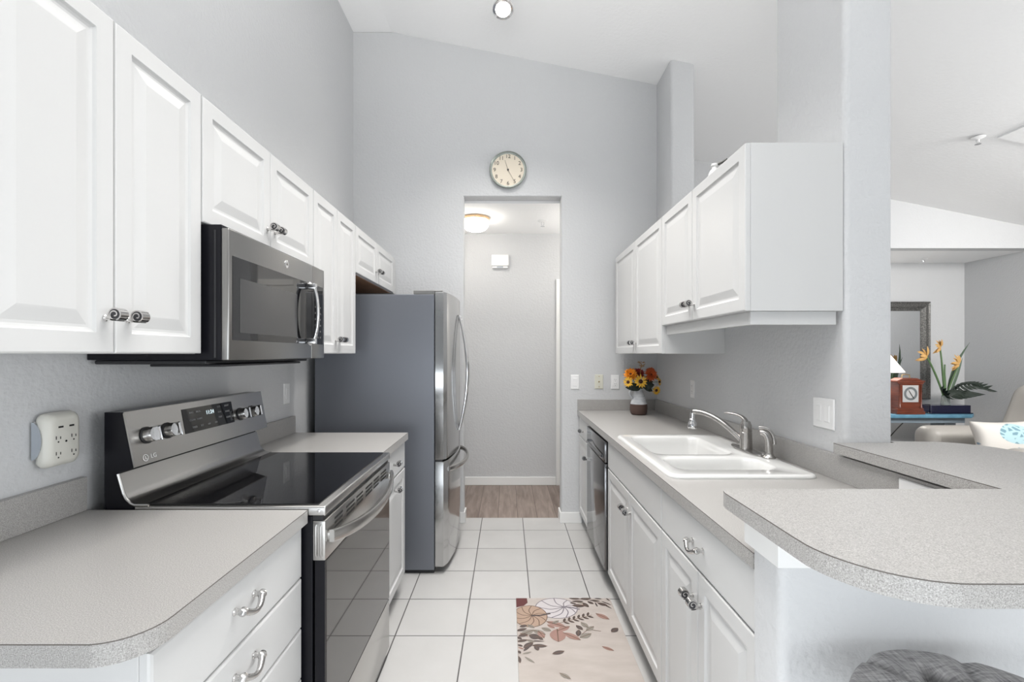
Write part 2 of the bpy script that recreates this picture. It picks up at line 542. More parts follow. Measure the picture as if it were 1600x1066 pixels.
vo2 = nt.nodes.new('ShaderNodeTexVoronoi'); vo2.inputs['Scale'].default_value = 9; nt.links.new(mp2.outputs[0], vo2.inputs['Vector'])
sm = nt.nodes.new('ShaderNodeMapRange'); sm.inputs['From Min'].default_value = 0.20; sm.inputs['From Max'].default_value = 0.24; sm.inputs['To Min'].default_value = 1; sm.inputs['To Max'].default_value = 0
nt.links.new(vo2.outputs['Distance'], sm.inputs['Value'])
low = nt.nodes.new('ShaderNodeSeparateXYZ'); nt.links.new(tc.outputs['Object'], low.inputs[0])
lowm = mth('LESS_THAN', low.outputs[2], 0.18)
sm2 = mth('MULTIPLY', sm.outputs[0], lowm)
mx0 = nt.nodes.new('ShaderNodeMix'); mx0.data_type = 'RGBA'
mx0.inputs['A'].default_value = (0.66, 0.63, 0.59, 1); mx0.inputs['B'].default_value = (0.20, 0.29, 0.36, 1)
nt.links.new(sm2, mx0.inputs['Factor'])
mx = nt.nodes.new('ShaderNodeMix'); mx.data_type = 'RGBA'
nt.links.new(mx0.outputs['Result'], mx.inputs['A'])
nt.links.new(cr.outputs[0], mx.inputs['B']); nt.links.new(ms.outputs[0], mx.inputs['Factor'])
nt.links.new(mx.outputs['Result'], b.inputs['Base Color'])
b.inputs['Roughness'].default_value = 0.85
M['pillow'] = m

# ------------------------------------------------------------------ the room
XL, XR, XR2 = -1.2525, 1.211, 1.386          # kitchen side walls
YF = 3.757                                   # kitchen far wall
RIDGE = (-0.915, 3.98)


def ceil_z(x):
    return RIDGE[1] - 0.2 * (x - RIDGE[0]) if x > RIDGE[0] else 3.985


bm = bmesh.new(); box(bm, -1.40, 7.0, -3.6, 3.868, -0.06, 0.0); struct('floor', bm, M['tile'])
bm = bmesh.new(); box(bm, -1.70, 1.38, 3.868, 5.0, -0.06, 0.0); struct('floor', bm, M['plank'])
bm = bmesh.new(); box(bm, 1.38, 7.0, 3.868, 5.80, -0.06, 0.0); struct('floor', bm, M['plank'])
bm = bmesh.new()
prism(bm, [(XL - .12, 3.985), (RIDGE[0] - .03, 3.985), (RIDGE[0], 3.98), (5.75, ceil_z(5.75)), (5.75, ceil_z(5.75) + .1), (RIDGE[0], 4.08), (XL - .12, 4.085)], -3.6, 4.97, 'y')
struct('ceiling', bm, M['ceiling'])
bm = bmesh.new(); box(bm, -1.70, 1.38, 3.868, 4.96, 2.63, 2.70); struct('ceiling', bm, M['ceiling'])
bm = bmesh.new(); box(bm, 2.6, 5.7, 4.97, 5.76, 2.479, 2.56); struct('ceiling', bm, M['ceiling'])

bm = bmesh.new(); box(bm, XL - .12, XL, 0.25, YF, 0, 3.985); struct('wall_left', bm, M['wall'])
# far wall with the open doorway
DX0, DX1, DZ = -0.357, 0.437, 2.650
bm = bmesh.new()
prism(bm, [(XL - .12, 0), (DX0, 0), (DX0, DZ), (DX1, DZ), (DX1, 0), (XR2, 0), (XR2, ceil_z(XR2)), (RIDGE[0], 3.98), (XL - .12, 3.985)], YF, YF + .111, 'y')
es = [e for e in bm.edges if all(abs(v.co.y - YF) < 1e-4 for v in e.verts) and
      all(abs(v.co.x - DX0) < 1e-4 or abs(v.co.x - DX1) < 1e-4 for v in e.verts) and all(v.co.z < DZ + .01 for v in e.verts)
      and not (e.verts[0].co.z < 1e-4 and e.verts[1].co.z < 1e-4)]
bmesh.ops.bevel(bm, geom=es, offset=0.014, segments=4, profile=0.5, affect='EDGES')
struct('wall_far', bm, M['wall'], smooth=True)
# wall behind the sink: full height pier and column, low between them
bm = bmesh.new()
zt = ceil_z(XR2) - .01
prism(bm, [(1.66, 0), (YF, 0), (YF, zt), (3.43, zt), (3.43, 2.10), (2.075, 2.10), (2.075, zt), (1.66, zt)], XR, XR2, 'x')
for v in bm.verts:
    if v.co.z > 3.0: v.co.z = ceil_z(v.co.x) - 0.001
es = [e for e in bm.edges if abs(e.verts[0].co.y - e.verts[1].co.y) < 1e-5 and abs(e.verts[0].co.x - e.verts[1].co.x) < 1e-5
      and (abs(e.verts[0].co.y - 1.66) < 1e-4 or abs(e.verts[0].co.y - 3.43) < 1e-4)]
bmesh.ops.bevel(bm, geom=es, offset=0.022, segments=5, profile=0.5, affect='EDGES')
struct('wall_right', bm, M['wall'], smooth=True)
# low walls under the raised bar
bm = bmesh.new()
prism(bm, [(0.56, 0.948), (XR2, 0.948), (XR2, 1.659), (XR, 1.659), (XR, 1.065), (0.56, 1.065)], 0, 1.0165, 'z')
es = [e for e in bm.edges if abs(e.verts[0].co.z - e.verts[1].co.z) > .5 and abs(e.verts[0].co.x - .56) < 1e-4]
bmesh.ops.bevel(bm, geom=es, offset=0.02, segments=5, profile=0.5, affect='EDGES')
struct('wall_bar', bm, M['wall'], smooth=True)
bm = bmesh.new()
prism(bm, [(0.546, 0.934), (XR2 + .01, 0.934), (XR2 + .01, 0.947), (0.559, 0.947), (0.559, 1.066), (0.546, 1.066)], 0.938, 1.0165, 'z', bev=.003)
struct('trim_1', bm, M['trim'])
# hallway
bm = bmesh.new(); box(bm, -1.70, 1.38, 4.84, 4.96, 0, 2.63); struct('wall_hall_far', bm, M['wall'])
bm = bmesh.new(); box(bm, 1.30, XR2, 3.868, 4.84, 0, ceil_z(XR2) - .02); struct('wall_hall_right', bm, M['wall'])
bm = bmesh.new()
box(bm, -1.58, 0.505, 4.826, 4.8395, 0, 0.086, .004); struct('baseboard_hall', bm, M['trim'])
bm = bmesh.new()
box(bm, 0.507, 0.575, 4.818, 4.8395, 0, 2.15, .004); box(bm, 0.5755, 1.29, 4.818, 4.8395, 2.085, 2.15, .004)
struct('trim_2', bm, M['trim'])
bm = bmesh.new(); box(bm, 0.577, 1.29, 4.828, 4.8395, 0.005, 2.083); struct('door_1', bm, M['trim'])
# kitchen baseboards by the doorway
bm = bmesh.new()
prism(bm, [(0.424, YF - .013), (0.60, YF - .013), (0.60, YF - .0005), (0.4365, YF - .0005), (0.4365, YF + .115), (0.424, YF + .115)], 0, 0.088, 'z', bev=.003)
struct('baseboard_right', bm, M['trim'])
bm = bmesh.new()
prism(bm, [(DX0 + .013, YF - .013), (XL + .01, YF - .013), (XL + .01, YF - .0005), (DX0 + .0005, YF - .0005), (DX0 + .0005, YF + .115), (DX0 + .013, YF + .115)], 0, 0.088, 'z', bev=.003)
struct('baseboard_left', bm, M['trim'])
# living room beyond: dropped opening and alcove
bm = bmesh.new()
prism(bm, [(XR2, 2.479), (5.57, 2.479), (5.57, ceil_z(5.57)), (XR2, ceil_z(XR2))], 4.85, 4.97, 'y')
box(bm, XR2, 3.0, 4.85, 4.97, 0, 2.479)
struct('wall_living', bm, M['wall'])
bm = bmesh.new(); box(bm, 2.6, 5.69, 5.64, 5.76, 0, 2.479); struct('wall_alcove', bm, M['wall'])
bm = bmesh.new(); prism(bm, [(2.7, 0), (5.64, 0), (5.64, 2.479), (4.97, 2.479), (4.97, ceil_z(5.57)), (2.7, ceil_z(5.57))], 5.57, 5.69, 'x'); struct('wall_living_right', bm, M['wall'])

# ------------------------------------------------------------------ cabinet hardware and doors
DOOR = [(0, -.019), (0, -.004), (.0012, -.0012), (.004, 0), (.046, 0), (.050, -.0055), (.056, -.0075), (.062, -.0075), (.088, -.0015), (.092, -.0008)]
DRAWER = [(0, -.019), (0, -.006), (.002, -.002), (.007, 0)]


def door_bm(x, y0, y1, z0, z1, s, prof=DOOR):
    bm = bmesh.new()
    panel(bm, (x, y0, z0), (0, 1, 0), (0, 0, 1), (s, 0, 0), y1 - y0, z1 - z0, prof)
    return bm


def scroll_knob(parent, x, y, z, s):
    """small rolled scroll of metal on a short foot; its spiral shows at both ends"""
    bm = bmesh.new()
    lathe(bm, [(.0075, 0), (.0075, .003), (.0052, .005), (.0052, .016)], (x, y, z - .007), (s, 0, 0), 14)
    cx, cz, w = x + s * .030, z, .011
    n, turns = 44, 2.1
    inner, outer = [], []
    for i in range(n + 1):
        t = i / n
        a = -PI / 2 - 0.35 + t * turns * 2 * PI
        r = .0150 - .0110 * max(0, (t - .42) / .58)
        th = .0030
        outer.append((cx + s * math.cos(a) * r * -1, cz + math.sin(a) * r))
        inner.append((cx + s * math.cos(a) * (r - th) * -1, cz + math.sin(a) * (r - th)))
    outer.insert(0, (x + s * .006, cz - .0125)); inner.insert(0, (x + s * .006, cz - .0090))
    rows = [[bm.verts.new((p[0], y + d, p[1])) for p in L] for L in (outer, inner) for d in (-w, w)]
    o0, o1, i0, i1 = rows
    for k in range(len(outer) - 1):
        bm.faces.new((o0[k], o0[k + 1], o1[k + 1], o1[k]))
        bm.faces.new((i0[k], i1[k], i1[k + 1], i0[k + 1]))
        bm.faces.new((o0[k], i0[k], i0[k + 1], o0[k + 1]))
        bm.faces.new((o1[k], o1[k + 1], i1[k + 1], i1[k]))
    bm.faces.new((o0[0], o1[0], i1[0], i0[0])); bm.faces.new((o0[-1], i0[-1], i1[-1], o1[-1]))
    lathe(bm, [(.0122, -.0092), (.0122, .0092)], (cx, y, cz), (0, 1, 0), 20, 1)
    return obj('knob', bm, [M['knob'], M['knob_groove']], parent, smooth=True)


def arch_pull(parent, x, y, z, s, L=.078):
    bm = bmesh.new()
    for e in (-1, 1):
        ye = y + e * L / 2
        lathe(bm, [(.0085, 0), (.0085, .002), (.0062, .004), (.0062, .017)], (x, ye, z), (s, 0, 0), 18)
        lathe(bm, [(0, -.0080), (.0075, -.0070), (.0108, 0), (.0075, .0070), (0, .0080)], (x + s * .020, ye, z), (s * .5, 0, 1), 18)
    pts, rad = [], []
    for i in range(15):
        t = i / 14
        pts.append((x + s * (.020 + .010 * math.sin(PI * t)), y - L / 2 + L * t, z - .016 * math.sin(PI * t)))
        rad.append(.0068 + .0008 * math.cos(2 * PI * t))
    tube(bm, pts, rad, 12)
    return obj('pull_handle', bm, M['knob'], parent, smooth=True)


def upper_cabinet(name, s, xb, xf, y0, y1, z0, z1, splits, label, knobs, gap=.0015):
    """xb wall side, xf door face, s = direction the doors face"""
    t = thing('upper_cabinet', ((xb + xf) / 2, (y0 + y1) / 2, z0), label, 'cabinet')
    xd = xf - s * .0195
    bm = bmesh.new(); box(bm, min(xb, xd), max(xb, xd), y0, y1, z0, z1, .001)
    obj('body', bm, M['cabinet'], t)
    doors = []
    ys = [y0] + splits + [y1]
    for a, b in zip(ys, ys[1:]):
        doors.append(obj('door', door_bm(xf, a + gap, b - gap, z0 + .001, z1 - .001, s), M['cabinet'], t))
    for i, ky, kz in knobs:
        scroll_knob(doors[i], xf, ky, kz, s)
    return t


ZB, ZT = 1.372, 2.134
XUL, XUR = -.897, .857
upper_cabinet('a', 1, XL + .001, XUL, .752, 1.358, ZB, ZT, [1.057],
              'white two-door wall cabinet over the grey counter and surge protector, up to the microwave', [(0, 1.031, 1.459), (1, 1.093, 1.459)])
upper_cabinet('b', 1, XL + .001, XUL, 1.3605, 2.139, 1.76, ZT, [1.752],
              'short white two-door wall cabinet mounted directly above the microwave', [(0, 1.727, 1.845), (1, 1.782, 1.845)])
upper_cabinet('c', 1, XL + .001, XUL, 2.1415, 2.735, ZB, ZT, [2.44],
              'tall narrow white wall cabinet between the microwave and the refrigerator', [(0, 2.414, 1.447), (1, 2.470, 1.447)])
fc = upper_cabinet('d', 1, XL + .001, XUL, 2.7375, 3.655, 1.854, ZT, [3.18],
                   'short white two-door wall cabinet above the refrigerator', [(0, 3.150, 1.935), (1, 3.212, 1.935)])
bm = nbox(XL + .02, XUL - .03, 2.75, 3.64, 1.849, 1.8535); obj('bottom_panel', bm, M['raw_wood'], fc, label='unpainted brown wood underside')
bm = nbox(XL + .001, XUL - .012, 3.656, YF - .001, 1.854, ZT); obj('filler_strip', bm, M['cabinet'], fc)
rn = upper_cabinet('e', -1, XR - .001, XUR, 1.668, 2.573, 1.527, ZT, [2.150],
                   'raised white wall cabinet above the faucet, its blank side facing out', [(0, 2.122, 1.604), (1, 2.180, 1.604)])
bm = bmesh.new()
box(bm, .884, XR - .015, 1.684, 1.70, 1.478, 1.5265, .001); box(bm, .884, .90, 1.7005, 2.5725, 1.478, 1.5265, .001)
obj('valance', bm, M['cabinet'], rn)
upper_cabinet('f', -1, XR - .001, XUR, 2.5755, 3.68, ZB, ZT, [3.112],
              'white two-door wall cabinet in the far corner above the flower pitcher', [(0, 3.084, 1.447), (1, 3.142, 1.447)])


def base_body(t, s, xb, xf, y0, y1, toe=.07, open_top=False, ztop=.874):
    xd = xf - s * .0195
    lo, hi = min(xb, xd), max(xb, xd)
    bm = bmesh.new()
    if open_top:
        box(bm, lo, hi, y0, y0 + .016, .1, ztop); box(bm, lo, hi, y1 - .016, y1, .1, ztop)
        box(bm, lo, hi, y0 + .016, y1 - .016, .1, .116)
        fx = (lo, lo + .016) if s < 0 else (hi - .016, hi)
        box(bm, fx[0], fx[1], y0 + .016, y1 - .016, .116, ztop)
    else:
        box(bm, lo, hi, y0, y1, .1, ztop, .001)
    obj('body', bm, M['cabinet'], t)
    bm = bmesh.new()
    if s > 0: box(bm, xb, xd - toe, y0 + .003, y1 - .003, 0, .0995)
    else: box(bm, xd + toe, xb, y0 + .003, y1 - .003, 0, .0995)
    obj('toe_kick', bm, M['cabinet'], t)


G = .0015
XFL, XFR = -.600, .578
# drawer unit nearest on the left
t = thing('base_cabinet', (-.93, 1.07, 0), 'white four-drawer base cabinet under the rounded grey counter beside the range', 'cabinet')
base_body(t, 1, XL + .001, XFL, .776, 1.354)
for z0, z1, pz in ((.720, .868, .805), (.573, .716, .660), (.426, .569, .505), (.105, .422, .27)):
    d = obj('drawer', door_bm(XFL, .776 + G, 1.352, z0, z1, 1, DRAWER), M['cabinet'], t)
    arch_pull(d, XFL, 1.055, pz, 1)
# narrow unit between range and refrigerator
t = thing('base_cabinet', (-.93, 2.40, 0), 'narrow white base cabinet squeezed between the range and the refrigerator', 'cabinet')
base_body(t, 1, XL + .001, XFL + .006, 2.122, 2.682)
d = obj('drawer', door_bm(XFL + .006, 2.124, 2.680, .720, .868, 1, DRAWER), M['cabinet'], t); scroll_knob(d, XFL + .006, 2.41, .80, 1)
d = obj('door', door_bm(XFL + .006, 2.124, 2.680, .105, .714, 1), M['cabinet'], t); scroll_knob(d, XFL + .006, 2.43, .658, 1)
# right run
t = thing('base_cabinet', (.9, 3.5, 0), 'narrow white base cabinet against the far wall past the dishwasher', 'cabinet')
base_body(t, -1, XR - .001, XFR, 3.282, YF - .015)
d = obj('drawer', door_bm(XFR, 3.284, YF - .02, .720, .868, -1, DRAWER), M['cabinet'], t); scroll_knob(d, XFR, 3.52, .785, -1)
d = obj('door', door_bm(XFR, 3.284, YF - .02, .105, .714, -1), M['cabinet'], t); scroll_knob(d, XFR, 3.325, .622, -1)
t = thing('base_cabinet', (.9, 2.2, 0), 'white base cabinet with plain false front and two doors under the sink', 'cabinet')
base_body(t, -1, XR - .001, XFR, 1.741, 2.668, open_top=True)
obj('false_front', door_bm(XFR, 1.7425, 2.666, .716, .868, -1, DRAWER), M['cabinet'], t)
d1 = obj('door', door_bm(XFR, 1.7425, 2.2025, .105, .710, -1), M['cabinet'], t)
d2 = obj('door', door_bm(XFR, 2.2055, 2.666, .105, .710, -1), M['cabinet'], t)
scroll_knob(d1, XFR, 2.172, .630, -1); scroll_knob(d2, XFR, 2.236, .630, -1)
t = thing('base_cabinet', (.9, 1.4, 0), 'white drawer-over-doors base cabinet next to the end of the raised bar wall', 'cabinet')
base_body(t, -1, XR - .001, XFR, 1.068, 1.739)
d = obj('drawer', door_bm(XFR, 1.070, 1.7375, .716, .868, -1, DRAWER), M['cabinet'], t); arch_pull(d, XFR, 1.405, .79, -1)
d1 = obj('door', door_bm(XFR, 1.070, 1.4055, .105, .710, -1), M['cabinet'], t)
d2 = obj('door', door_bm(XFR, 1.4085, 1.7375, .105, .710, -1), M['cabinet'], t)
scroll_knob(d1, XFR, 1.378, .628, -1); scroll_knob(d2, XFR, 1.438, .628, -1)


# ------------------------------------------------------------------ counters
def slab(bm, pts, z0, z1):
    prism(bm, pts, z0, z1 - .0024, 'z')
    c = Vector((sum(p[0] for p in pts) / len(pts), sum(p[1] for p in pts) / len(pts)))
    prism(bm, pts, z1 - .0024, z1 - .0004, 'z', mat=1)
    prism(bm, pts, z1 - .0004, z1, 'z')


ZC0, ZC = .8755, .914
XCL = -.586
t = thing('countertop', (-.92, 1.04, ZC0), 'speckled grey countertop with a rounded corner on the near side of the range', 'countertop')
bm = bmesh.new()
slab(bm, [(XL + .001, .730), (-.66, .730)] + arc(-.666, .81, .08, -PI / 2, 0, 10)[1:] + [(XCL, 1.3565), (XL + .001, 1.3565)], ZC0, ZC)
obj('worktop', bm, [M['laminate'], M['seam']], t)
bm = nbox(XL + .001, XL + .021, .735, 1.3565, ZC + .0003, 1.012, .001); obj('backsplash', bm, M['laminate'], t)
t = thing('countertop', (-.92, 2.4, ZC0), 'short speckled countertop between the range and the refrigerator', 'countertop')
bm = bmesh.new(); slab(bm, [(XL + .001, 2.120), (XCL + .008, 2.120), (XCL + .008, 2.690), (XL + .001, 2.690)], ZC0, ZC)
obj('worktop', bm, [M['laminate'], M['seam']], t)
bm = nbox(XL + .001, XL + .021, 2.120, 2.690, ZC + .0003, 1.012, .001); obj('backsplash', bm, M['laminate'], t)
XCR = .566
t = thing('countertop', (.89, 2.4, ZC0), 'long speckled grey countertop that holds the white sink', 'countertop')
SX0, SX1, SY0, SY1 = .612, 1.135, 1.715, 2.525
bm = bmesh.new()
slab(bm, [(XCR, 1.066), (SX0, 1.066), (SX0, YF - .001), (XCR, YF - .001)], ZC0, ZC)
for x0, x1, y0, y1 in ((SX0, SX1, 1.066, SY0), (SX0, SX1, SY1, YF - .001), (SX1, XR - .001, 1.066, YF - .001)):
    box(bm, x0, x1, y0, y1, ZC0, ZC)
obj('worktop', bm, [M['laminate'], M['seam']], t)
bm = bmesh.new()
box(bm, XR - .021, XR - .001, 1.07, YF - .0215, ZC + .0003, 1.006, .001)
box(bm, XR - .008, XR - .001, 1.07, 1.655, 1.0065, 1.0155)
obj('backsplash', bm, M['laminate'], t)
bm = nbox(XCR, XR - .001, YF - .021, YF - .001, ZC + .0003, 1.002, .001); obj('backsplash', bm, M['laminate'], t)
# raised bar top
t = thing('raised_countertop', (1.1, 1.0, 1.017), 'raised speckled grey bar top with a big rounded corner above the low wall', 'countertop')
bm = bmesh.new()
pts = arc(.522, 1.065, .022, PI / 2, PI, 5)
pts = [(.515, 1.092), (.503, 1.078), (.499, 1.06)] + [(.499, .81)] + arc(.649, .793, .150, PI, 1.5 * PI, 14)[1:] + [(1.52, .643)] \
    + arc(1.52, .793, .15, 1.5 * PI, 2 * PI, 8)[1:] + arc(1.52, 1.53, .15, 0, PI / 2, 10) + [(1.40, 1.69), (1.388, 1.69), (1.388, 1.6585), (1.168, 1.6585), (1.168, 1.092)]
slab(bm, pts, 1.0175, 1.053)
obj('worktop', bm, [M['laminate'], M['seam']], t)

# ------------------------------------------------------------------ sink, faucet, sprayer
t = thing('kitchen_sink', (.87, 2.12, .914), 'white double-bowl drop-in sink set in the long grey countertop', 'sink')
bm = bmesh.new()
oz = [(0.0, .9145), (0.0, .919), (.004, .925), (.012, .9275), (.022, .9265)]
x0, x1, y0, y1 = .596, 1.150, 1.690, 2.552
loops = []
for ins, z in oz:
    loops.append([bm.verts.new((p[0], p[1], z)) for p in rrect(x0 + ins, x1 - ins, y0 + ins, y1 - ins, max(.045 - ins * .5, .02), 6)])
for a, b in zip(loops, loops[1:]):
    for i in range(len(a)):
        j = (i + 1) % len(a)
        bm.faces.new((a[i], a[j], b[j], b[i]))
edges = [bm.edges.get((loops[-1][i], loops[-1][(i + 1) % len(loops[-1])])) for i in range(len(loops[-1]))]
for (bx0, bx1, by0, by1) in ((.650, 1.020, 2.045, 2.505), (.650, 1.060, 1.776, 2.000)):
    prof = [(0, .9265), (.006, .924), (.012, .915), (.018, .890), (.030, .77), (.045, .750), (.075, .742)]
    bl = [[bm.verts.new((p[0], p[1], z)) for p in rrect(bx0 + i_, bx1 - i_, by0 + i_, by1 - i_, .065 - i_ * .3, 6)] for i_, z in prof]
    for a, b in zip(bl, bl[1:]):
        for i in range(len(a)):
            j = (i + 1) % len(a)
            bm.faces.new((a[i], b[i], b[j], a[j]))
    bm.faces.new(bl[-1])
    edges += [bm.edges.get((bl[0][i], bl[0][(i + 1) % len(bl[0])])) for i in range(len(bl[0]))]
bmesh.ops.triangle_fill(bm, use_beauty=True, use_dissolve=False, edges=edges)
obj('basin', bm, M['porcelain'], t, smooth=True)
for cx, cy in ((.835, 2.275), (.855, 1.888)):
    bm = bmesh.new(); lathe(bm, [(.043, .7425), (.043, .746), (.034, .747), (.030, .744), (0, .744)], (cx, cy, 0)); obj('drain', bm, M['steel'], t, smooth=True)

t = thing('faucet', (1.095, 2.125, .927), 'brushed nickel single-lever faucet with an arched spout on the sink ledge', 'faucet')
bm = bmesh.new()
pl = [(1.095 + .030 * math.cos(a), 2.125 + .128 * math.sin(a)) for a in [2 * PI * i / 40 for i in range(40)]]
prism(bm, pl, .9275, .936, 'z', bev=.003); obj('base_plate', bm, M['nickel'], t, smooth=True)
bm = bmesh.new(); lathe(bm, [(.027, .9362), (.0265, .95), (.0255, 1.0), (.0255, 1.012), (.0245, 1.013), (.0245, 1.016), (.0255, 1.018), (.024, 1.045), (.018, 1.062), (0, 1.068)], (1.095, 2.125, 0), seg=28)
obj('body', bm, M['nickel'], t, smooth=True)
bm = bmesh.new()
lp = bez((1.097, 2.125, 1.040), (1.093, 2.118, 1.085), (1.075, 2.15, 1.092), (1.035, 2.205, 1.092), 14)
tube(bm, lp, [.019, .019, .018, .017, .016, .014, .013, .012, .011, .010, .010, .009, .009, .008, .006], 14, flat=.65)
obj('lever', bm, M['nickel'], t, smooth=True)
bm = bmesh.new()
sp_pts = bez((1.080, 2.140, .975), (1.02, 2.20, 1.06), (.975, 2.26, 1.090), (.925, 2.305, 1.084), 18)
tube(bm, sp_pts, [.013] * 10 + [.0125] * 9, 14)
lathe(bm, [(0, .014), (.009, .011), (.0125, 0), (.009, -.011), (0, -.014)], (.925, 2.305, 1.083))
obj('spout', bm, M['nickel'], t, smooth=True)
bm = bmesh.new()
lathe(bm, [(.0115, 1.078), (.0115, 1.050), (.015, 1.046), (.015, 1.036), (.020, 1.028), (.023, 1.006), (.021, 1.000), (0, 1.001)], (.922, 2.307, 0), seg=20)
obj('aerator', bm, M['chrome'], t, smooth=True, label='chrome spray head at the spout tip')
t = thing('sink_sprayer', (1.118, 1.978, .927), 'small brushed nickel side sprayer standing beside the faucet', 'sprayer')
bm = bmesh.new(); lathe(bm, [(.026, .9275), (.026, .931), (.018, .940), (.0155, .948), (0, .948)], (1.118, 1.978, 0)); obj('collar', bm, M['nickel'], t, smooth=True)
bm = bmesh.new()
tube(bm, bez((1.118, 1.978, .9482), (1.118, 1.978, 1.00), (1.120, 1.984, 1.040), (1.092, 2.000, 1.032), 14), [.0155] * 6 + [.016] * 5 + [.0155, .0145, .0135, .012], 16)
obj('spray_head', bm, M['nickel'], t, smooth=True)
bm = bmesh.new(); tube(bm, bez((1.137, 1.972, .985), (1.139, 1.975, 1.030), (1.124, 1.984, 1.056), (1.090, 2.006, 1.051), 12), .0058, 10, flat=1.4); obj('trigger', bm, M['nickel'], t, smooth=True)

# ------------------------------------------------------------------ electric range
RY0, RY1 = 1.362, 2.112
t = thing('electric_range', (-.86, 1.74, 0), 'stainless electric range with a black glass cooktop and rear control panel', 'range')
bm = bmesh.new(); box(bm, -1.175, -.575, RY0 + .002, RY1 - .002, .03, .893, .002); obj('body', bm, M['black'], t)
# cooktop frame and glass
bm = bmesh.new()
box(bm, -1.10, -.536, RY0, RY1, .894, .9225, .005, seg=3)
obj('cooktop_frame', bm, M['steel'], t, smooth=True)
bm = nbox(-1.085, -.562, RY0 + .016, RY1 - .014, .9228, .9255, .0012); obj('cooktop', bm, M['black_glass'], t, label='black glass cooktop')
for ye in (RY0 - .0008,):
    bm = bmesh.new(); lathe(bm, [(.005, 0), (.005, .0015), (0, .003)], (-.556, ye, .909), (0, -1, 0), 14); obj('screw', bm, M['chrome'], t, smooth=True)
# backguard: black carcass, leaning steel panel above a recessed steel apron
prof = [(-1.19, .90), (-1.19, 1.199), (-1.130, 1.199), (-1.102, 1.036), (-1.148, 1.022), (-1.132, .955), (-1.118, .930), (-1.100, .926), (-1.100, .90)]
bm = bmesh.new(); prism(bm, prof, RY0 + .004, RY1 - .004, 'y'); obj('backguard', bm, M['black'], t)
px0, pz0, px1, pz1 = -1.1265, 1.1985, -1.0965, 1.0375
bm = bmesh.new()
prism(bm, [(px0 - .003, pz0 + .003), (px0, pz0 + .002), (px1, pz1), (px1 - .004, pz1 - .002), (px0 - .006, pz0 - .004)], RY0, RY1, 'y')
cp = obj('control_panel', bm, M['steel'], t)
bm = bmesh.new()
ap = [(-1.1445, 1.018), (-1.130, .962), (-1.122, .945), (-1.108, .932), (-1.090, .9265), (-1.074, .9260)]
apb = [(x - .004, z - .003) for x, z in ap]
prism(bm, ap + apb[::-1], RY0 + .001, RY1 - .001, 'y'); obj('apron', bm, M['steel'], t, smooth=True)
bm = bmesh.new()
edge = [(-1.150, 1.015)] + apb[1:4] + [(-1.10, .924), (-1.06, .924)]
tube(bm, [(x + .004, RY0 - .0005, z + .003) for x, z in edge], .0042, 8); obj('edge_trim', bm, M['steel'], t, smooth=True)
pn = Vector((pz0 - pz1, 0, px1 - px0)).normalized()
pu = Vector((px0 - px1, 0, pz0 - pz1)).normalized()


def on_panel(y, f, off=0.0):
    """point on the leaning panel at depth y and fraction f up its face"""
    return V(px1, y, pz1) + pu * (f * .164) + pn * off


for ky in (1.425, 1.513, 1.925, 2.010):
    c = on_panel(ky, .52)
    bm = bmesh.new()
    lathe(bm, [(.026, .0015), (.026, .004), (.0235, .005)], c, pn, 28, 1)
    lathe(bm, [(.0225, .0052), (.0222, .026), (.0205, .029), (.0150, .029)], c, pn, 28)
    kb = obj('control_knob', bm, [M['steel'], M['black_plastic']], t, smooth=True)
    bm = bmesh.new()
    tt = bmesh.new(); bmesh.ops.create_cube(tt, size=1)
    R = Matrix((pu, pn.cross(pu), pn)).transposed()
    for v in tt.verts:
        v.co = c + R @ V(v.co.x * .040, v.co.y * .011, .0292 + (v.co.z + .5) * .012)
    bmesh.ops.bevel(tt, geom=tt.edges[:], offset=.002, segments=2, profile=.5, affect='EDGES')
    merge(bm, tt); obj('grip', bm, M['chrome'], kb)
# display
bm = bmesh.new()
a, b_, c_, d_ = on_panel(1.592, .36, .002), on_panel(1.876, .36, .002), on_panel(1.876, .88, .002), on_panel(1.592, .88, .002)
va = [bm.verts.new(p) for p in (a, b_, c_, d_)]; vb = [bm.verts.new(p - pn * .003) for p in (a, b_, c_, d_)]
bm.faces.new(va); bm.faces.new(vb[::-1])
for i in range(4): bm.faces.new((va[i], vb[i], vb[(i + 1) % 4], va[(i + 1) % 4]))
dp = obj('display', bm, M['black_glass'], t, label='black touch display')
bm = text_bm('11:24', .021, on_panel(1.735, .72, .0026), (0, 1, 0), pu); obj('clock_digits', bm, M['lit'], dp)
bp_mat = mat('dim_grey_print', (.30, .30, .30), .5)
for yy, ff, s in ((1.635, .78, 'BAKE'), (1.672, .78, 'BROIL'), (1.635, .62, 'CLEAN'), (1.672, .62, 'WARM'), (1.64, .46, 'TIMER'), (1.68, .46, 'SET'), (1.72, .46, 'OFF'), (1.76, .46, 'ON'),
                  (1.79, .80, '1 2 3'), (1.79, .68, '4 5 6'), (1.79, .56, '7 8 9'), (1.84, .80, 'LIGHT'), (1.84, .66, 'START'), (1.84, .52, 'CLEAR')):
    obj('button_mark', text_bm(s, .0095, on_panel(yy, ff, .0026), (0, 1, 0), pu), bp_mat, dp, recalc=False)
# maker's mark and burner marks printed on the panel
bm = text_bm('LG', .019, on_panel(1.437, .115, .0016), (0, 1, 0), pu)
for i in range(24):
    a0, a1 = 2 * PI * i / 24, 2 * PI * (i + 1) / 24
    q = [on_panel(1.405 + r * math.cos(a), .115, .0018) + pu * (r * math.sin(a)) for r, a in ((.0085, a0), (.0105, a0), (.0105, a1), (.0085, a1))]
    bm.faces.new([bm.verts.new(p) for p in q])
tube(bm, [on_panel(1.405, .115, .0018) + pu * .005, on_panel(1.405, .115, .0018) - pu * .004, on_panel(1.410, .115, .0018) - pu * .004], .0009, 6)
obj('logo', bm, M['plastic'], cp, recalc=False)
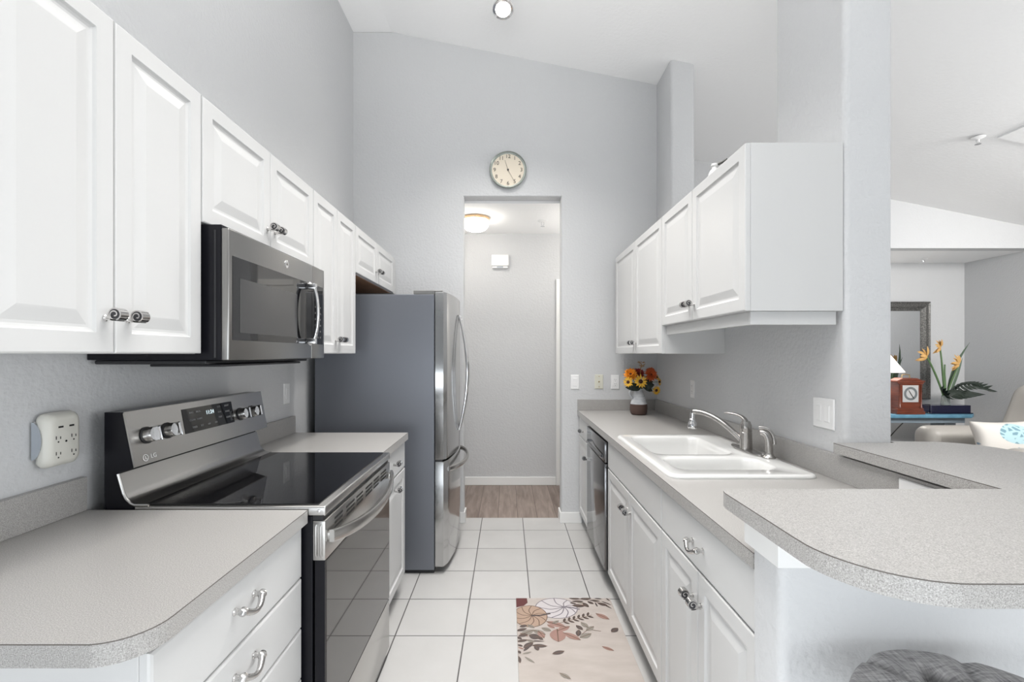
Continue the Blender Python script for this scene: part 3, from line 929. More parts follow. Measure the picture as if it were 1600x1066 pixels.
# front: vented rail, door, handle, drawer
XO = -.537
bm = bmesh.new(); box(bm, -.5745, -.545, RY0 + .004, RY1 - .004, .880, .8935); obj('gap_strip', bm, M['black_plastic'], t)
bm = bmesh.new()
box(bm, -.574, XO, RY0 + .001, RY1 - .001, .762, .8795, .003)
dr = obj('door', bm, M['steel'], t, smooth=True)
bm = bmesh.new()
for zz, w in ((.862, .070), (.848, .070), (.834, .070)):
    for k in range(6):
        y = RY0 + .075 + k * .105
        box(bm, XO - .001, XO + .0006, y, y + w + .012 * (k % 2), zz - .0042, zz + .0028)
obj('vent_slots', bm, M['slot'], dr)
bm = bmesh.new()
box(bm, -.569, XO - .0015, RY0 + .002, RY1 - .002, .262, .7615, .002, 1)
box(bm, -.5655, XO, RY0 + .010, RY1 - .010, .264, .7612, .002)
obj('oven_window', bm, [M['oven_glass'], M['black']], dr, label='smoked glass oven window')
bm = bmesh.new()
for xx in (-.564, -.549):
    tube(bm, [(xx, RY0 + .0008, .775), (xx, RY0 - .001, .781), (xx, RY0 - .001, .862), (xx, RY0 + .0008, .868)], .0036, 10)
obj('end_ribs', bm, M['steel'], dr, smooth=True)
bm = bmesh.new()
ha = []
for i in range(25):
    f = i / 24
    ha.append((XO + .012 + .046 * (4 * f * (1 - f)) ** .8, RY0 + .020 + f * (RY1 - RY0 - .040), .828 - .026 * (4 * f * (1 - f))))
rows = [[bm.verts.new((p[0] + dx, p[1], p[2] + dz)) for dx, dz in ((-.007, -.018), (.004, -.019), (.008, -.014), (.008, .014), (.004, .019), (-.007, .018))] for p in ha]
for a, b in zip(rows, rows[1:]):
    for k in range(6): bm.faces.new((a[k], a[(k + 1) % 6], b[(k + 1) % 6], b[k]))
bm.faces.new(rows[0][::-1]); bm.faces.new(rows[-1])
for yy in (RY0 + .034, RY1 - .034):
    box(bm, XO - .001, XO + .012, yy - .012, yy + .012, .814, .838, .002)
obj('handle', bm, M['steel'], dr, smooth=True)
bm = nbox(-.574, XO - .002, RY0 + .003, RY1 - .003, .035, .256, .003); obj('drawer', bm, M['steel'], t, smooth=True)
bm = nbox(-1.10, -.60, RY0 + .01, RY1 - .01, .0, .0295); obj('plinth', bm, M['black_plastic'], t)

# ------------------------------------------------------------------ microwave
MY0, MY1, MX = 1.372, 2.088, -.827
t = thing('microwave', (-1.03, 1.73, 1.335), 'stainless over-the-range microwave with dark window under the short cabinet', 'microwave')
bm = nbox(-1.249, -.850, MY0 + .002, MY1 - .002, 1.353, 1.757, .002); obj('body', bm, M['black'], t)
bm = bmesh.new(); box(bm, -1.235, -.90, MY0 + .01, MY1 - .01, 1.340, 1.3525, .004); box(bm, -1.10, -.88, MY0 + .05, MY1 - .12, 1.332, 1.3398, .003)
obj('bottom_plate', bm, M['black_plastic'], t)
bm = bmesh.new(); box(bm, -.8495, MX, MY0, 1.9535, 1.352, 1.746, .004, seg=3); dr = obj('door', bm, M['steel_dark'], t, smooth=True)
bm = bmesh.new(); box(bm, -.8495, MX, 1.9555, MY1, 1.352, 1.746, .003, seg=3); cpn = obj('control_panel', bm, M['steel_dark'], t, smooth=True)
bm = nbox(MX - .0005, MX + .0012, 1.390, 1.953, 1.4135, 1.667, .0005); gl = obj('window', bm, M['black_glass'], dr, label='black glass window')
bm = nbox(MX + .0013, MX + .0017, 1.427, 1.817, 1.437, 1.605); obj('inner_screen', bm, mat('grey_window_screen', (0.045, 0.045, 0.046), 0.15, spec=0.4), gl)
bm = nbox(MX - .0005, MX + .0012, 1.956, 2.070, 1.4135, 1.667, .0005); kp = obj('keypad', bm, M['black_glass'], cpn, label='black glass keypad')
bm = bmesh.new()
for i in range(6):
    for j in range(3):
        box(bm, MX + .0012, MX + .0014, 1.985 + j * .025, 1.997 + j * .025, 1.44 + i * .026, 1.447 + i * .026)
tag(obj('key_print', bm, M['faint_print'], kp), kind='stuff')
bm = bmesh.new()
hp, hr = [], []
for i in range(19):
    f = i / 18
    hp.append((MX + .012 + .034 * (4 * f * (1 - f)) ** .45, 1.905, 1.412 + f * .250)); hr.append(.0095)
tube(bm, hp, hr, 14, flat=.75, up=(0, 1, 0))
box(bm, MX + .001, MX + .040, 1.893, 1.917, 1.638, 1.662, .004); box(bm, MX + .001, MX + .040, 1.893, 1.917, 1.412, 1.436, .004)
obj('handle', bm, M['chrome'], dr, smooth=True, label='chrome bar handle')
bm = bmesh.new(); lathe(bm, [(.0145, 0), (.0145, .0012), (.012, .0018), (0, .0018)], (MX, 1.733, 1.7075), (1, 0, 0)); bd = obj('badge', bm, M['chrome'], dr, smooth=True)
bm = text_bm('GE', .013, (MX + .0022, 1.733, 1.7075), (0, 1, 0), (0, 0, 1), .0003); obj('letters', bm, M['ink'], bd, recalc=False)
bm = bmesh.new()
for k in range(4): box(bm, -1.16 + k * .07, -1.13 + k * .07, MY0 + .0012, MY0 + .0025, 1.40, 1.70)
tube(bm, [(-.868, MY0 + .001, 1.36), (-.868, MY0 + .001, 1.74)], .003, 8)
obj('side_ribs', bm, M['black_plastic'], t)

# ------------------------------------------------------------------ refrigerator
FY0, FY1 = 2.878, 3.695
FM = (FY0 + FY1) / 2


def fx(y):
    return -.388 + .042 * (1 - ((y - FM) / ((FY1 - FY0) / 2)) ** 2)


t = thing('refrigerator', (-.82, FM, 0), 'stainless french-door refrigerator with dark grey sides in the far corner', 'refrigerator')
bm = nbox(-1.20, -.456, FY0, FY1, .025, 1.742, .004); obj('body', bm, M['charcoal'], t)


def fdoor(y0, y1, z0, z1, r0, r1):
    pts = [(-.450, y0), (fx(y0) - r0, y0)]
    n = 16
    for i in range(n + 1):
        y = y0 + (y1 - y0) * i / n
        e = 0
        if r0 and y - y0 < r0: e = r0 - math.sqrt(max(0, r0 * r0 - (r0 - (y - y0)) ** 2))
        pts.append((fx(y) - e, y if 0 < i < n else (y + (.0001 if i == 0 else -.0001))))
    pts += [(fx(y1) - r1, y1), (-.450, y1)]
    bm = bmesh.new(); prism(bm, pts, z0, z1, 'z', bev=.003)
    return bm


def arch(pts_f, rad, flat, up):
    bm = bmesh.new(); tube(bm, pts_f, rad, 14, flat=flat, up=up); return bm


for y0, y1, hy in ((FY0 + .002, FM - .002, FM - .045), (FM + .002, FY1 - .002, FM + .045)):
    d = obj('door', fdoor(y0, y1, .712, 1.757, .012, .012), M['fridge_steel'], t, smooth=True)
    pts, rad = [], []
    for i in range(25):
        f = i / 24
        pts.append((fx(hy) + .006 + .058 * math.sin(PI * f) ** .9, hy, .838 + f * .806)); rad.append(.008 + .004 * math.sin(PI * f))
    obj('handle', arch(pts, rad, .8, (0, 1, 0)), M['chrome'], d, smooth=True)
d = obj('freezer_drawer', fdoor(FY0 + .002, FY1 - .002, .045, .700, .012, .012), M['fridge_steel'], t, smooth=True)
pts, rad = [], []
for i in range(25):
    f = i / 24
    y = FY0 + .07 + f * (FY1 - FY0 - .14)
    pts.append((fx(y) + .005 + .055 * math.sin(PI * f) ** .6, y, .640)); rad.append(.017)
obj('handle', arch(pts, rad, .5, (0, 0, 1)), M['steel'], d, smooth=True)
bm = bmesh.new(); box(bm, -.455, -.41, FY0 + .01, FY1 - .01, .70, .712); obj('gasket', bm, M['black_plastic'], t)
for y in (FY0 + .003, FY1 - .063):
    bm = bmesh.new(); box(bm, -.585, -.452, y, y + .06, 1.7425, 1.768, .003); box(bm, -.4515, -.405, y, y + .05, 1.7575, 1.768, .003)
    obj('hinge_cover', bm, M['steel_dark'], t)
bm = nbox(-1.15, -.46, FY0 + .02, FY1 - .02, 0, .0245); obj('base_grille', bm, M['black_plastic'], t)

# ------------------------------------------------------------------ dishwasher
t = thing('dishwasher', (.88, 2.975, 0), 'dark glossy dishwasher under the grey counter beside the sink cabinet', 'dishwasher')
bm = nbox(.585, 1.18, 2.676, 3.276, .1, .865); obj('tub', bm, M['black_plastic'], t)
bm = nbox(.562, .584, 2.678, 3.274, .115, .735, .003); d = obj('door', bm, M['dish_steel'], t, smooth=True)
bm = nbox(.562, .584, 2.678, 3.274, .740, .862, .003); obj('control_strip', bm, M['dish_steel'], t, smooth=True)
bm = bmesh.new(); tube(bm, [(.556, 2.73, .770), (.548, 2.76, .770), (.548, 3.19, .770), (.556, 3.22, .770)], .008, 10, flat=.7)
for yy in (2.735, 3.215): box(bm, .555, .5625, yy - .01, yy + .01, .762, .778)
obj('handle', bm, M['dish_steel'], d, smooth=True)
bm = nbox(.64, 1.18, 2.682, 3.27, 0, .0995); obj('toe_kick', bm, M['black_plastic'], t)
bm = bmesh.new(); lathe(bm, [(.006, 0), (.006, .012), (0, .014)], (.575, 2.6765, .715), (-.3, -1, 0), 10); obj('latch', bm, M['black_plastic'], t)

# ------------------------------------------------------------------ wall clock above the doorway
t = thing('wall_clock', (.005, YF - .001, 2.71), 'round cream-faced wall clock with grey rim hanging above the doorway', 'clock')
C = V(.004, YF, 2.857)
bm = bmesh.new(); lathe(bm, [(.128, .001), (.146, .004), (.150, .020), (.149, .032), (.1455, .036), (.142, .033), (.141, .024), (.128, .020), (.128, .001)], C, (0, -1, 0), 56, caps=False); obj('rim', bm, M['clock_rim'], t, smooth=True)
bm = bmesh.new(); lathe(bm, [(.1415, .0205), (0, .0205)], C, (0, -1, 0), 56); fc_ = obj('face', bm, M['clock_face'], t)
for h in range(1, 13):
    bm = bmesh.new()
    a = PI / 2 - h * PI / 6
    p = C + V(.108 * math.cos(a), -.0215, .108 * math.sin(a))
    add_bm(bm, text_bm(str(h), .043, p, (1, 0, 0), (0, 0, 1), .0004))
    q = C + V(  .132 * math.cos(a), -.0215, .132 * math.sin(a))
    lathe(bm, [(.0022, 0), (.0022, .001)], q, (0, -1, 0), 8)
    obj('numeral', bm, M['ink'], fc_, recalc=False)
for nm, ang, L, w, off in (('hour_hand', 342.5, .082, .0032, .024), ('minute_hand', 152, .112, .0026, .027)):
    a = PI / 2 - math.radians(ang)
    d_ = V(math.cos(a), 0, math.sin(a))
    bm = bmesh.new(); tube(bm, [C + V(0, -off, 0) - d_ * .012, C + V(0, -off, 0), C + V(0, -off, 0) + d_ * L], [w * .8, w, w * .6], 8, flat=.4, up=(0, 1, 0))
    obj(nm, bm, M['ink'], t)
bm = bmesh.new(); lathe(bm, [(.007, .022), (.007, .030), (0, .031)], C, (0, -1, 0), 16); obj('hub', bm, M['black_plastic'], t, smooth=True)

# ------------------------------------------------------------------ plates, outlets, switches
def wall_plate(name, center, N, U, w, h, label, cat, kind, plate=M['plastic'], gang=1):
    """plate on a wall: N out of the wall, U horizontal along it"""
    N, U, Z = Vector(N), Vector(U), V(0, 0, 1)
    c = Vector(center)
    t = thing(name, c - Z * h / 2, label, cat)
    bm = bmesh.new(); panel(bm, c - U * w / 2 - Z * h / 2, U, Z, N, w, h, [(0, .0006), (0, .003), (.003, .006), (.004, .0063)]); obj('cover_plate', bm, plate, t)
    for g in range(gang):
        gc = c + U * (g - (gang - 1) / 2) * .046
        if kind == 'switch':
            bm = bmesh.new(); panel(bm, gc - U * .0165 - Z * .033, U, Z, N, .033, .066, [(0, .0064), (0, .007), (.001, .0075)]); panel(bm, gc - U * .0145 - Z * .031, U, Z, N, .029, .062, [(0, .0074), (.002, .0095), (.006, .0090)])
            obj('rocker', bm, plate, t)
        elif kind == 'outlet':
            bm = bmesh.new(); panel(bm, gc - U * .0165 - Z * .033, U, Z, N, .033, .066, [(0, .0064), (0, .0078), (.001, .0083)])
            r = obj('receptacle', bm, plate, t)
            bm = bmesh.new()
            for zz in (-.017, .017):
                for uu, hh in ((-.006, .008), (.006, .0065)):
                    panel(bm, gc + U * (uu - .001) + Z * (zz - hh / 2 + .003), U, Z, N, .002, hh, [(0, .0083), (0, .0086)])
                lathe(bm, [(.0022, .0083), (.0022, .0086)], gc + Z * (zz - .009), N, 8)
            obj('slots', bm, M['slot'], r)
        elif kind == 'jack':
            bm = bmesh.new(); lathe(bm, [(.0062, .0062), (.0062, .010), (.004, .016), (0, .016)], gc, N, 14)
            obj('jack', bm, M['brass'], t)
            for zz in (-.042, .042):
                bm = bmesh.new(); lathe(bm, [(.004, .0062), (.004, .0075), (0, .008)], gc + Z * zz, N, 10); obj('screw', bm, M['brass'], t)
    return t


PW, PH = .068, .116
wall_plate('light_switch', (.547, YF, 1.143), (0, -1, 0), (1, 0, 0), PW, PH, 'white light switch on the far wall, nearest the doorway', 'switch', 'switch')
wall_plate('phone_plate', (.742, YF, 1.146), (0, -1, 0), (1, 0, 0), PW, PH, 'ivory phone jack plate between two white plates on the far wall', 'wall plate', 'jack', M['ivory'])
wall_plate('outlet_plate', (.873, YF, 1.143), (0, -1, 0), (1, 0, 0), PW, PH, 'white outlet on the far wall next to the flower pitcher', 'outlet', 'outlet')
wall_plate('outlet_plate', (XR, 3.02, 1.142), (-1, 0, 0), (0, -1, 0), PW, PH, 'white outlet on the sink wall, behind the faucet spout', 'outlet', 'outlet')
wall_plate('light_switch', (XR, 1.768, 1.145), (-1, 0, 0), (0, -1, 0), .118, PH, 'wide white double switch on the sink wall beside the column', 'switch', 'switch', gang=2)
wall_plate('light_switch', (XL, 2.617, 1.147), (1, 0, 0), (0, 1, 0), PW, PH, 'white switch on the wall between the range and refrigerator', 'switch', 'switch')
bm = bmesh.new()
wall_plate('outlet_plate', (XR - .021, 1.345, .962), (-1, 0, 0), (0, -1, 0), .116, .068, 'white outlet plate tucked under the raised bar top', 'outlet', 'none')

# six-way surge protector
t = thing('surge_protector', (XL, 1.265, 1.07), 'cream multi-outlet surge protector plugged into the wall above the near counter', 'surge protector')
bm = nbox(XL + .0006, XL + .006, 1.222, 1.308, 1.092, 1.192, .001); obj('wall_plate', bm, M['plastic'], t)
bm = bmesh.new()
rings = []
for xo, ins, r in ((.0065, .012, .012), (.012, .004, .016), (.022, .000, .02), (.034, .003, .02), (.042, .009, .02), (.046, .018, .018)):
    rings.append([bm.verts.new((XL + xo, p[0], p[1])) for p in rrect(1.213 + ins, 1.317 - ins, 1.066 + ins, 1.214 - ins, r, 6)])
for a, b in zip(rings, rings[1:]):
    for i in range(len(a)):
        j = (i + 1) % len(a)
        bm.faces.new((a[i], a[j], b[j], b[i]))
bm.faces.new(rings[0][::-1]); bm.faces.new(rings[-1])
sb = obj('housing', bm, M['surge'], t, smooth=True)
bm = bmesh.new()
prism(bm, arc(XL + .004, 1.142, .05, -PI / 2, PI / 2, 12), 1.2105, 1.2128, 'y')
for v in bm.verts: v.co.x = XL + .006 + (v.co.x - XL - .004) * .50
obj('side_panel', bm, M['surge_grey'], sb)
FX = XL + .0462
for yy in (1.243, 1.287):
    for zz in (1.142, 1.100):
        bm = bmesh.new()
        for dy, hh in ((-.006, .009), (.006, .007)):
            box(bm, FX, FX + .0004, yy + dy - .0011, yy + dy + .0011, zz, zz + hh)
        lathe(bm, [(.0022, 0), (.0022, .0004)], (FX, yy, zz - .007), (1, 0, 0), 8)
        obj('socket', bm, M['slot'], sb)
for yy in (1.250, 1.281): obj('usb_port', nbox(FX, FX + .0004, yy - .007, yy + .007, 1.172, 1.177), M['slot'], sb)
bm = bmesh.new(); lathe(bm, [(.003, 0), (.003, .0004)], (FX, 1.265, 1.134), (1, 0, 0), 10); obj('indicator', bm, M['slot'], sb)

# doorbell chime in the hallway
t = thing('door_chime', (-.075, 4.80, 2.27), 'small white doorbell chime box high on the hallway wall', 'door chime')
bm = nbox(-.168, .012, 4.792, 4.8395, 2.285, 2.40, .004); obj('cover', bm, M['plastic'], t)
bm = nbox(-.158, .002, 4.800, 4.8395, 2.262, 2.284, .003); g_ = obj('grille', bm, M['plastic'], t)
bm = nbox(-.11, -.045, 4.7992, 4.7998, 2.266, 2.280); obj('sound_slot', bm, M['surge_grey'], g_)

# ------------------------------------------------------------------ ceiling things
t = thing('ceiling_light', (-.295, 4.28, 2.50), 'lit round opal glass ceiling light in the hallway', 'ceiling light')
bm = bmesh.new(); lathe(bm, [(.110, 2.6295), (.128, 2.625), (.130, 2.602), (.122, 2.598), (0, 2.598)], (-.295, 4.28, 0), seg=40); obj('base_ring', bm, M['lamp_base'], t, smooth=True)
bm = bmesh.new(); lathe(bm, [(.122, 2.5978), (.124, 2.585), (.118, 2.555), (.095, 2.525), (.055, 2.508), (0, 2.503)], (-.295, 4.28, 0), seg=40); obj('glass_shade', bm, M['lamp_glass'], t, smooth='all')
point('hall_side_fill', (1.0, 4.25, 2.25), 13, .1, (1.0, .96, .9))  # added fill hidden behind the far wall, evens out the hall
point('hall_end_fill', (-1.25, 4.25, 2.25), 13, .1, (1.0, .96, .9))  # matching added fill, out of sight on the other side


def sprinkler(x, y, z, label, s=1.0):
    t = thing('sprinkler_head', (x, y, z - .05 * s), label, 'sprinkler')
    bm = bmesh.new(); lathe(bm, [(.034 * s, -.0003), (.034 * s, -.004 * s), (.014 * s, -.012 * s), (0, -.012 * s)], (x, y, z), seg=24); obj('escutcheon', bm, M['plastic'], t, smooth=True)
    bm = bmesh.new()
    for e in (-1, 1): tube(bm, [(x + e * .008 * s, y, z - .012 * s), (x + e * .010 * s, y, z - .026 * s), (x, y, z - .040 * s)], .0024 * s, 8)
    lathe(bm, [(.015 * s, -.042 * s), (.015 * s, -.040 * s)], (x, y, z), seg=16)
    obj('deflector', bm, M['chrome'], t, smooth=True)


sprinkler(.332, 4.37, 2.63, 'tiny white sprinkler head on the hallway ceiling', 1.3)
sprinkler(3.66, 3.60, ceil_z(3.66) - .008, 'white sprinkler head on the sloped living room ceiling beside the flat panel', 1.3)
sprinkler(4.86, 5.40, 2.479, 'tiny sprinkler head on the low alcove ceiling above the mirror', 1.0)
bm = bmesh.new()
prism(bm, [(3.77, ceil_z(3.77) - .0005), (4.45, ceil_z(4.45) - .0005), (4.45, ceil_z(4.45) - .014), (3.77, ceil_z(3.77) - .014)], 2.75, 3.56, 'y', bev=.003)
single('ceiling_panel', bm, M['ceiling'], 'flat white access panel on the sloped living room ceiling', 'ceiling panel')
# spotlight head hanging from the sloped ceiling
t = thing('spotlight', (-.03, 2.93, 3.50), 'small lit white spotlight hanging from the sloped ceiling', 'spotlight')
lc = V(-.028, 2.90, 3.532)
ax = V(.03, -.34, -.94).normalized()
bm = bmesh.new(); lathe(bm, [(.052, 0), (.060, .003), (.060, -.02), (.050, -.03), (.046, -.12), (.03, -.14), (0, -.14)], lc, ax, 32); hd = obj('lamp_head', bm, M['plastic'], t, smooth=True)
bm = bmesh.new(); lathe(bm, [(.060, .0032), (.066, .001), (.066, -.012), (.0605, -.012)], lc, ax, 32); obj('bezel', bm, M['chrome'], hd, smooth=True)
bm = bmesh.new(); lathe(bm, [(.050, .001), (.045, .008), (.025, .014), (0, .016)], lc, ax, 32); obj('bulb', bm, M['bulb'], hd, smooth='all')
sl = bpy.data.lights.new('spotlight_beam', 'SPOT')
sl.energy, sl.spot_size, sl.spot_blend, sl.shadow_soft_size, sl.color = 85, math.radians(120), .8, .05, (1.0, .97, .92)
so = bpy.data.objects.new('spotlight_beam', sl)
so.location = lc + ax * .03
COL.objects.link(so)
tp = lc - ax * .08
bm = bmesh.new(); tube(bm, [tp + V(0, 0, .03), (tp.x, tp.y, ceil_z(tp.x) - .02)], .009, 10); lathe(bm, [(.055, -.0025), (.055, -.016), (.02, -.022), (0, -.022)], (tp.x, tp.y, ceil_z(tp.x) - .008), seg=28)
obj('mount', bm, M['plastic'], t, smooth=True)

# white ornament on the cabinet top
t = thing('cabinet_ornament', (.905, 2.02, 2.1345), 'small white ornament with a dark bar sitting on the raised wall cabinet', 'ornament')
bm = bmesh.new()
lathe(bm, [(.022, 0), (.027, .004), (.028, .02), (.022, .035), (.013, .045), (.012, .05), (.017, .057), (.015, .066), (0, .070)], (.905, 2.02, 2.1346), seg=24)
obj('figure', bm, M['porcelain'], t, smooth=True)
bm = bmesh.new(); tube(bm, [(.912, 2.0, 2.192), (.932, 1.965, 2.197)], .006, 10); obj('dark_bar', bm, mat('dark_grey_metal', (.10, .10, .095), .4, .5), t)

# ------------------------------------------------------------------ pitcher and flowers
PX, PY = .988, 3.486
t = thing('stoneware_pitcher', (PX, PY, .9145), 'two-tone stoneware pitcher, brown below and white above, on the counter corner', 'pitcher')
prof = [(0, .001), (.050, .001), (.056, .006), (.062, .022), (.0640, .05), (.0615, .0805)]
bm = bmesh.new(); lathe(bm, [(r, .9145 + z) for r, z in prof], (PX, PY, 0), seg=36); obj('lower_body', bm, M['terra'], t, smooth=True, label='unglazed brown lower half')
prof = [(.0612, .0808), (.056, .098), (.049, .12), (.0475, .126), (.040, .15), (.030, .175), (.0275, .184), (.031, .194), (.028, .194), (.024, .184), (.026, .17), (.026, .15)]  # rim and inside of the neck
bm = bmesh.new(); lathe(bm, [(r, .9145 + z) for r, z in prof], (PX, PY, 0), seg=36); obj('upper_body', bm, M['glaze'], t, smooth=True, label='white glazed upper half')
bm = bmesh.new(); tube(bm, bez((PX - .026, PY - .01, 1.098), (PX - .098, PY - .03, 1.118), (PX - .076, PY - .03, 1.045), (PX - .044, PY - .012, 1.040), 14), .0078, 10); obj('handle', bm, M['glaze'], t, smooth=True)


def petals(bm, c, n, count, r0, r1, w, cup, mt=0, jit=.0):
    R = basis(n)
    for k in range(count):
        a = 2 * PI * (k + random.uniform(-jit, jit)) / count
        L = r1 * random.uniform(.9, 1.06)
        def P(r, s, h): return c + R @ V(r * math.cos(a) - s * math.sin(a), r * math.sin(a) + s * math.cos(a), h)
        mid = (r0 + L) * .55
        vs = [bm.verts.new(p) for p in (P(r0, 0, 0), P(mid * .7, w * .8, cup * .35), P(mid, w, cup * .6), P(L, 0, cup * .7), P(mid, -w, cup * .6), P(mid * .7, -w * .8, cup * .35), P(mid, 0, cup * .42))]
        for q in ((0, 1, 6), (1, 2, 6), (2, 3, 6), (3, 4, 6), (4, 5, 6), (5, 0, 6)):
            f = bm.faces.new([vs[i] for i in q]); f.material_index = mt


def leaf_blade(bm, p0, p1, w, nrm=(0, -.6, .8), sag=.01):
    p0, p1 = Vector(p0), Vector(p1)
    d = p1 - p0
    s = d.cross(Vector(nrm)).normalized()
    up = s.cross(d).normalized()
    rows = []
    for i in range(8):
        f = i / 7
        ww = w * math.sin(PI * min(f * .92 + .08, 1)) ** .8 if i < 7 else 0
        cpt = p0 + d * f - up * sag * 4 * f * (f - .6)
        rows.append((bm.verts.new(cpt - s * ww), bm.verts.new(cpt + up * w * .15), bm.verts.new(cpt + s * ww)))
    for a, b in zip(rows, rows[1:]):
        bm.faces.new((a[0], a[1], b[1], b[0])); bm.faces.new((a[1], a[2], b[2], b[1]))


MOUTH = V(PX, PY, 1.098)


def flower(name, u, v, dy, r, kind, label, cat, n=(0, -1, .25), leaves=()):
    c = V(PX + (u - 405) * .000452, PY + dy, .914 + (940 - v) * .000452)
    t = thing(name, c, label, cat, 'flowers in the pitcher')
    n = Vector(n).normalized()
    bm = bmesh.new()
    if kind == 'sun':
        petals(bm, c, n, 13, r * .25, r * 1.05, r * .135, r * .12, jit=.15); petals(bm, c + n * .002, n, 11, r * .25, r * .85, r * .11, r * .25, jit=.2)
        pm = M['petal_yellow']
    elif kind == 'gold':
        for q in range(4): petals(bm, c + n * .004 * q, n, 14 - q, r * .15, r * (1 - .16 * q), r * .17, r * (.1 + .25 * q), jit=.2)
        pm = M['petal_gold']
    else:
        for q in range(5): petals(bm, c + n * .004 * q, n, 14 - q, r * .1, r * (1.04 - .16 * q), r * .12, r * (.05 + .14 * q), jit=.3)
        pm = M['petal_orange'] if kind == 'orange' else M['petal_red']
    obj('petals', bm, pm, t, recalc=False)
    bm = bmesh.new(); lathe(bm, [(0, -.003), (r * .30, 0), (r * .30, .004), (r * .2, .009), (0, .011)], c + n * (.0 if kind in ('sun', 'gold') else -.002), n, 16); obj('flower_center', bm, M['seed'], t, smooth='all')
    bm = bmesh.new(); tube(bm, bez(c - n * .002, c - n * .05, MOUTH + V((c.x - PX) * .4, dy * .2, .07), MOUTH + V((c.x - PX) * .08, dy * .08, -.008), 10), .0022, 6); obj('stem', bm, M['stem'], t)
    for (a, b, w) in leaves:
        bm = bmesh.new()
        leaf_blade(bm, V(PX + (a[0] - 405) * .000452, PY + dy * .55, .914 + (940 - a[1]) * .000452), V(PX + (b[0] - 405) * .000452, PY + dy * .8 - .01, .914 + (940 - b[1]) * .000452), w, nrm=(.1, -1, .3))
        obj('leaf', bm, M['leaf'], t)


flower('sunflower', 390, 378, -.075, .052, 'sun', 'large yellow sunflower facing out, above the pitcher mouth', 'flower', (0, -1, .15),
       [((380, 500), (160, 470), .024), ((400, 490), (250, 500), .022), ((400, 480), (470, 420), .02)])
flower('sunflower', 655, 525, -.06, .037, 'sun', 'small yellow sunflower hanging lowest beside the wall corner', 'flower', (.35, -1, -.15), [((470, 470), (600, 530), .022), ((500, 440), (560, 540), .02)])
flower('sunflower', 745, 395, -.0, .034, 'sun', 'small yellow sunflower turned toward the sink wall, above the lowest bloom', 'flower', (.9, -.7, .1), [((500, 420), (640, 380), .025), ((480, 450), (580, 300), .02)])
flower('sunflower', 188, 388, -.075, .040, 'sun', 'yellow sunflower at the bouquet edge nearest the wall outlet', 'flower', (-.7, -1, .1), [((370, 470), (200, 430), .024)])
flower('sunflower', 700, 318, -.005, .030, 'sun', 'small yellow sunflower half hidden behind the orange bloom', 'flower', (.7, -.6, .5))
flower('chrysanthemum', 255, 270, -.03, .056, 'gold', 'golden orange chrysanthemum above the outlet-side sunflower', 'flower', (-.4, -1, .45))
flower('chrysanthemum', 412, 262, .02, .056, 'red', 'dark red chrysanthemum behind the large sunflower', 'flower', (0, -.8, .7))
flower('chrysanthemum', 562, 268, -.065, .056, 'orange', 'burnt orange chrysanthemum between the red and gold blooms and the wall', 'flower', (.15, -1, .2), [((470, 440), (540, 380), .03), ((480, 460), (620, 430), .026)])
flower('chrysanthemum', 628, 235, .045, .046, 'orange', 'topmost burnt orange chrysanthemum of the bouquet', 'flower', (.4, -.7, .8))
t = thing('dried_sprig', (PX + .01, PY, 1.28), 'tan dried sprig sticking up highest out of the pitcher', 'dried flower', 'flowers in the pitcher')
bm = bmesh.new()
for k in range(16):
    p = V(PX + .012 + random.uniform(-.018, .018), PY - .02 + random.uniform(-.012, .012), 1.288 + random.uniform(-.018, .024))
    leaf_blade(bm, p, p + V(random.uniform(-.012, .012), -.005, random.uniform(.004, .016)), .004)
obj('florets', bm, M['straw'], t)
bm = bmesh.new(); tube(bm, bez((PX + .012, PY - .02, 1.286), (PX + .01, PY - .02, 1.22), (PX, PY, 1.15), MOUTH - V(0, 0, .01), 8), .0016, 6); obj('stem', bm, M['straw'], t)

# ------------------------------------------------------------------ printed floor mat
bm = bmesh.new()
MX0, MX1, MYA, MYB = .047, .572, 1.70, 2.586
box(bm, MX0, MX1, MYA, MYB, .0005, .007, .002)
PR = {'p': 1, 'd': 2, 'g': 3, 'r': 1, 'b': 2}
mats_ = [M['mat_print'], M['print_rose'], M['print_dark'], M['print_grey'], M['pumpkin'], M['pumpkin_line'], M['white_pumpkin'], M['grey_line'], M['print_wine']]
Z1 = .0073


def poly(pts, z, mi):
    pts = [(min(max(p[0], MX0 + .001), MX1 - .001), min(p[1], MYB - .001)) for p in pts]
    f = bm.faces.new([bm.verts.new((p[0], p[1], z)) for p in pts]); f.material_index = mi
    if f.normal.z < 0: f.normal_flip()


def stroke(pts, w, z, mi):
    for a, b in zip(pts, pts[1:]):
        d = Vector((b[0] - a[0], b[1] - a[1]));
        if d.length < 1e-6: continue
        s = Vector((-d.y, d.x)).normalized() * w / 2
        poly([(a[0] + s.x, a[1] + s.y), (b[0] + s.x, b[1] + s.y), (b[0] - s.x, b[1] - s.y), (a[0] - s.x, a[1] - s.y)], z, mi)


def pleaf(x0, y0, x1, y1, rw, key):
    d = Vector((x1 - x0, y1 - y0)); L = d.length; s = Vector((-d.y, d.x)).normalized() * L * rw * .5
    top, bot = [], []
    for i in range(9):
        f = i / 8; w = math.sin(PI * f) ** .75
        c = Vector((x0, y0)) + d * f
        top.append(c + s * w); bot.append(c - s * w)
    poly([tuple(p) for p in top + bot[-2:0:-1]], Z1 + random.uniform(.0006, .0010), PR[key])
    if rw > .3: stroke([(x0, y0), (x1, y1)], L * .05, Z1 + .0012, 5)


def ell(cx, cy, rx, ry, n=28, a0=0, a1=2 * PI): return [(cx + rx * math.cos(a0 + (a1 - a0) * i / n), cy + ry * math.sin(a0 + (a1 - a0) * i / n)) for i in range(n if a1 - a0 > 6 else n + 1)]


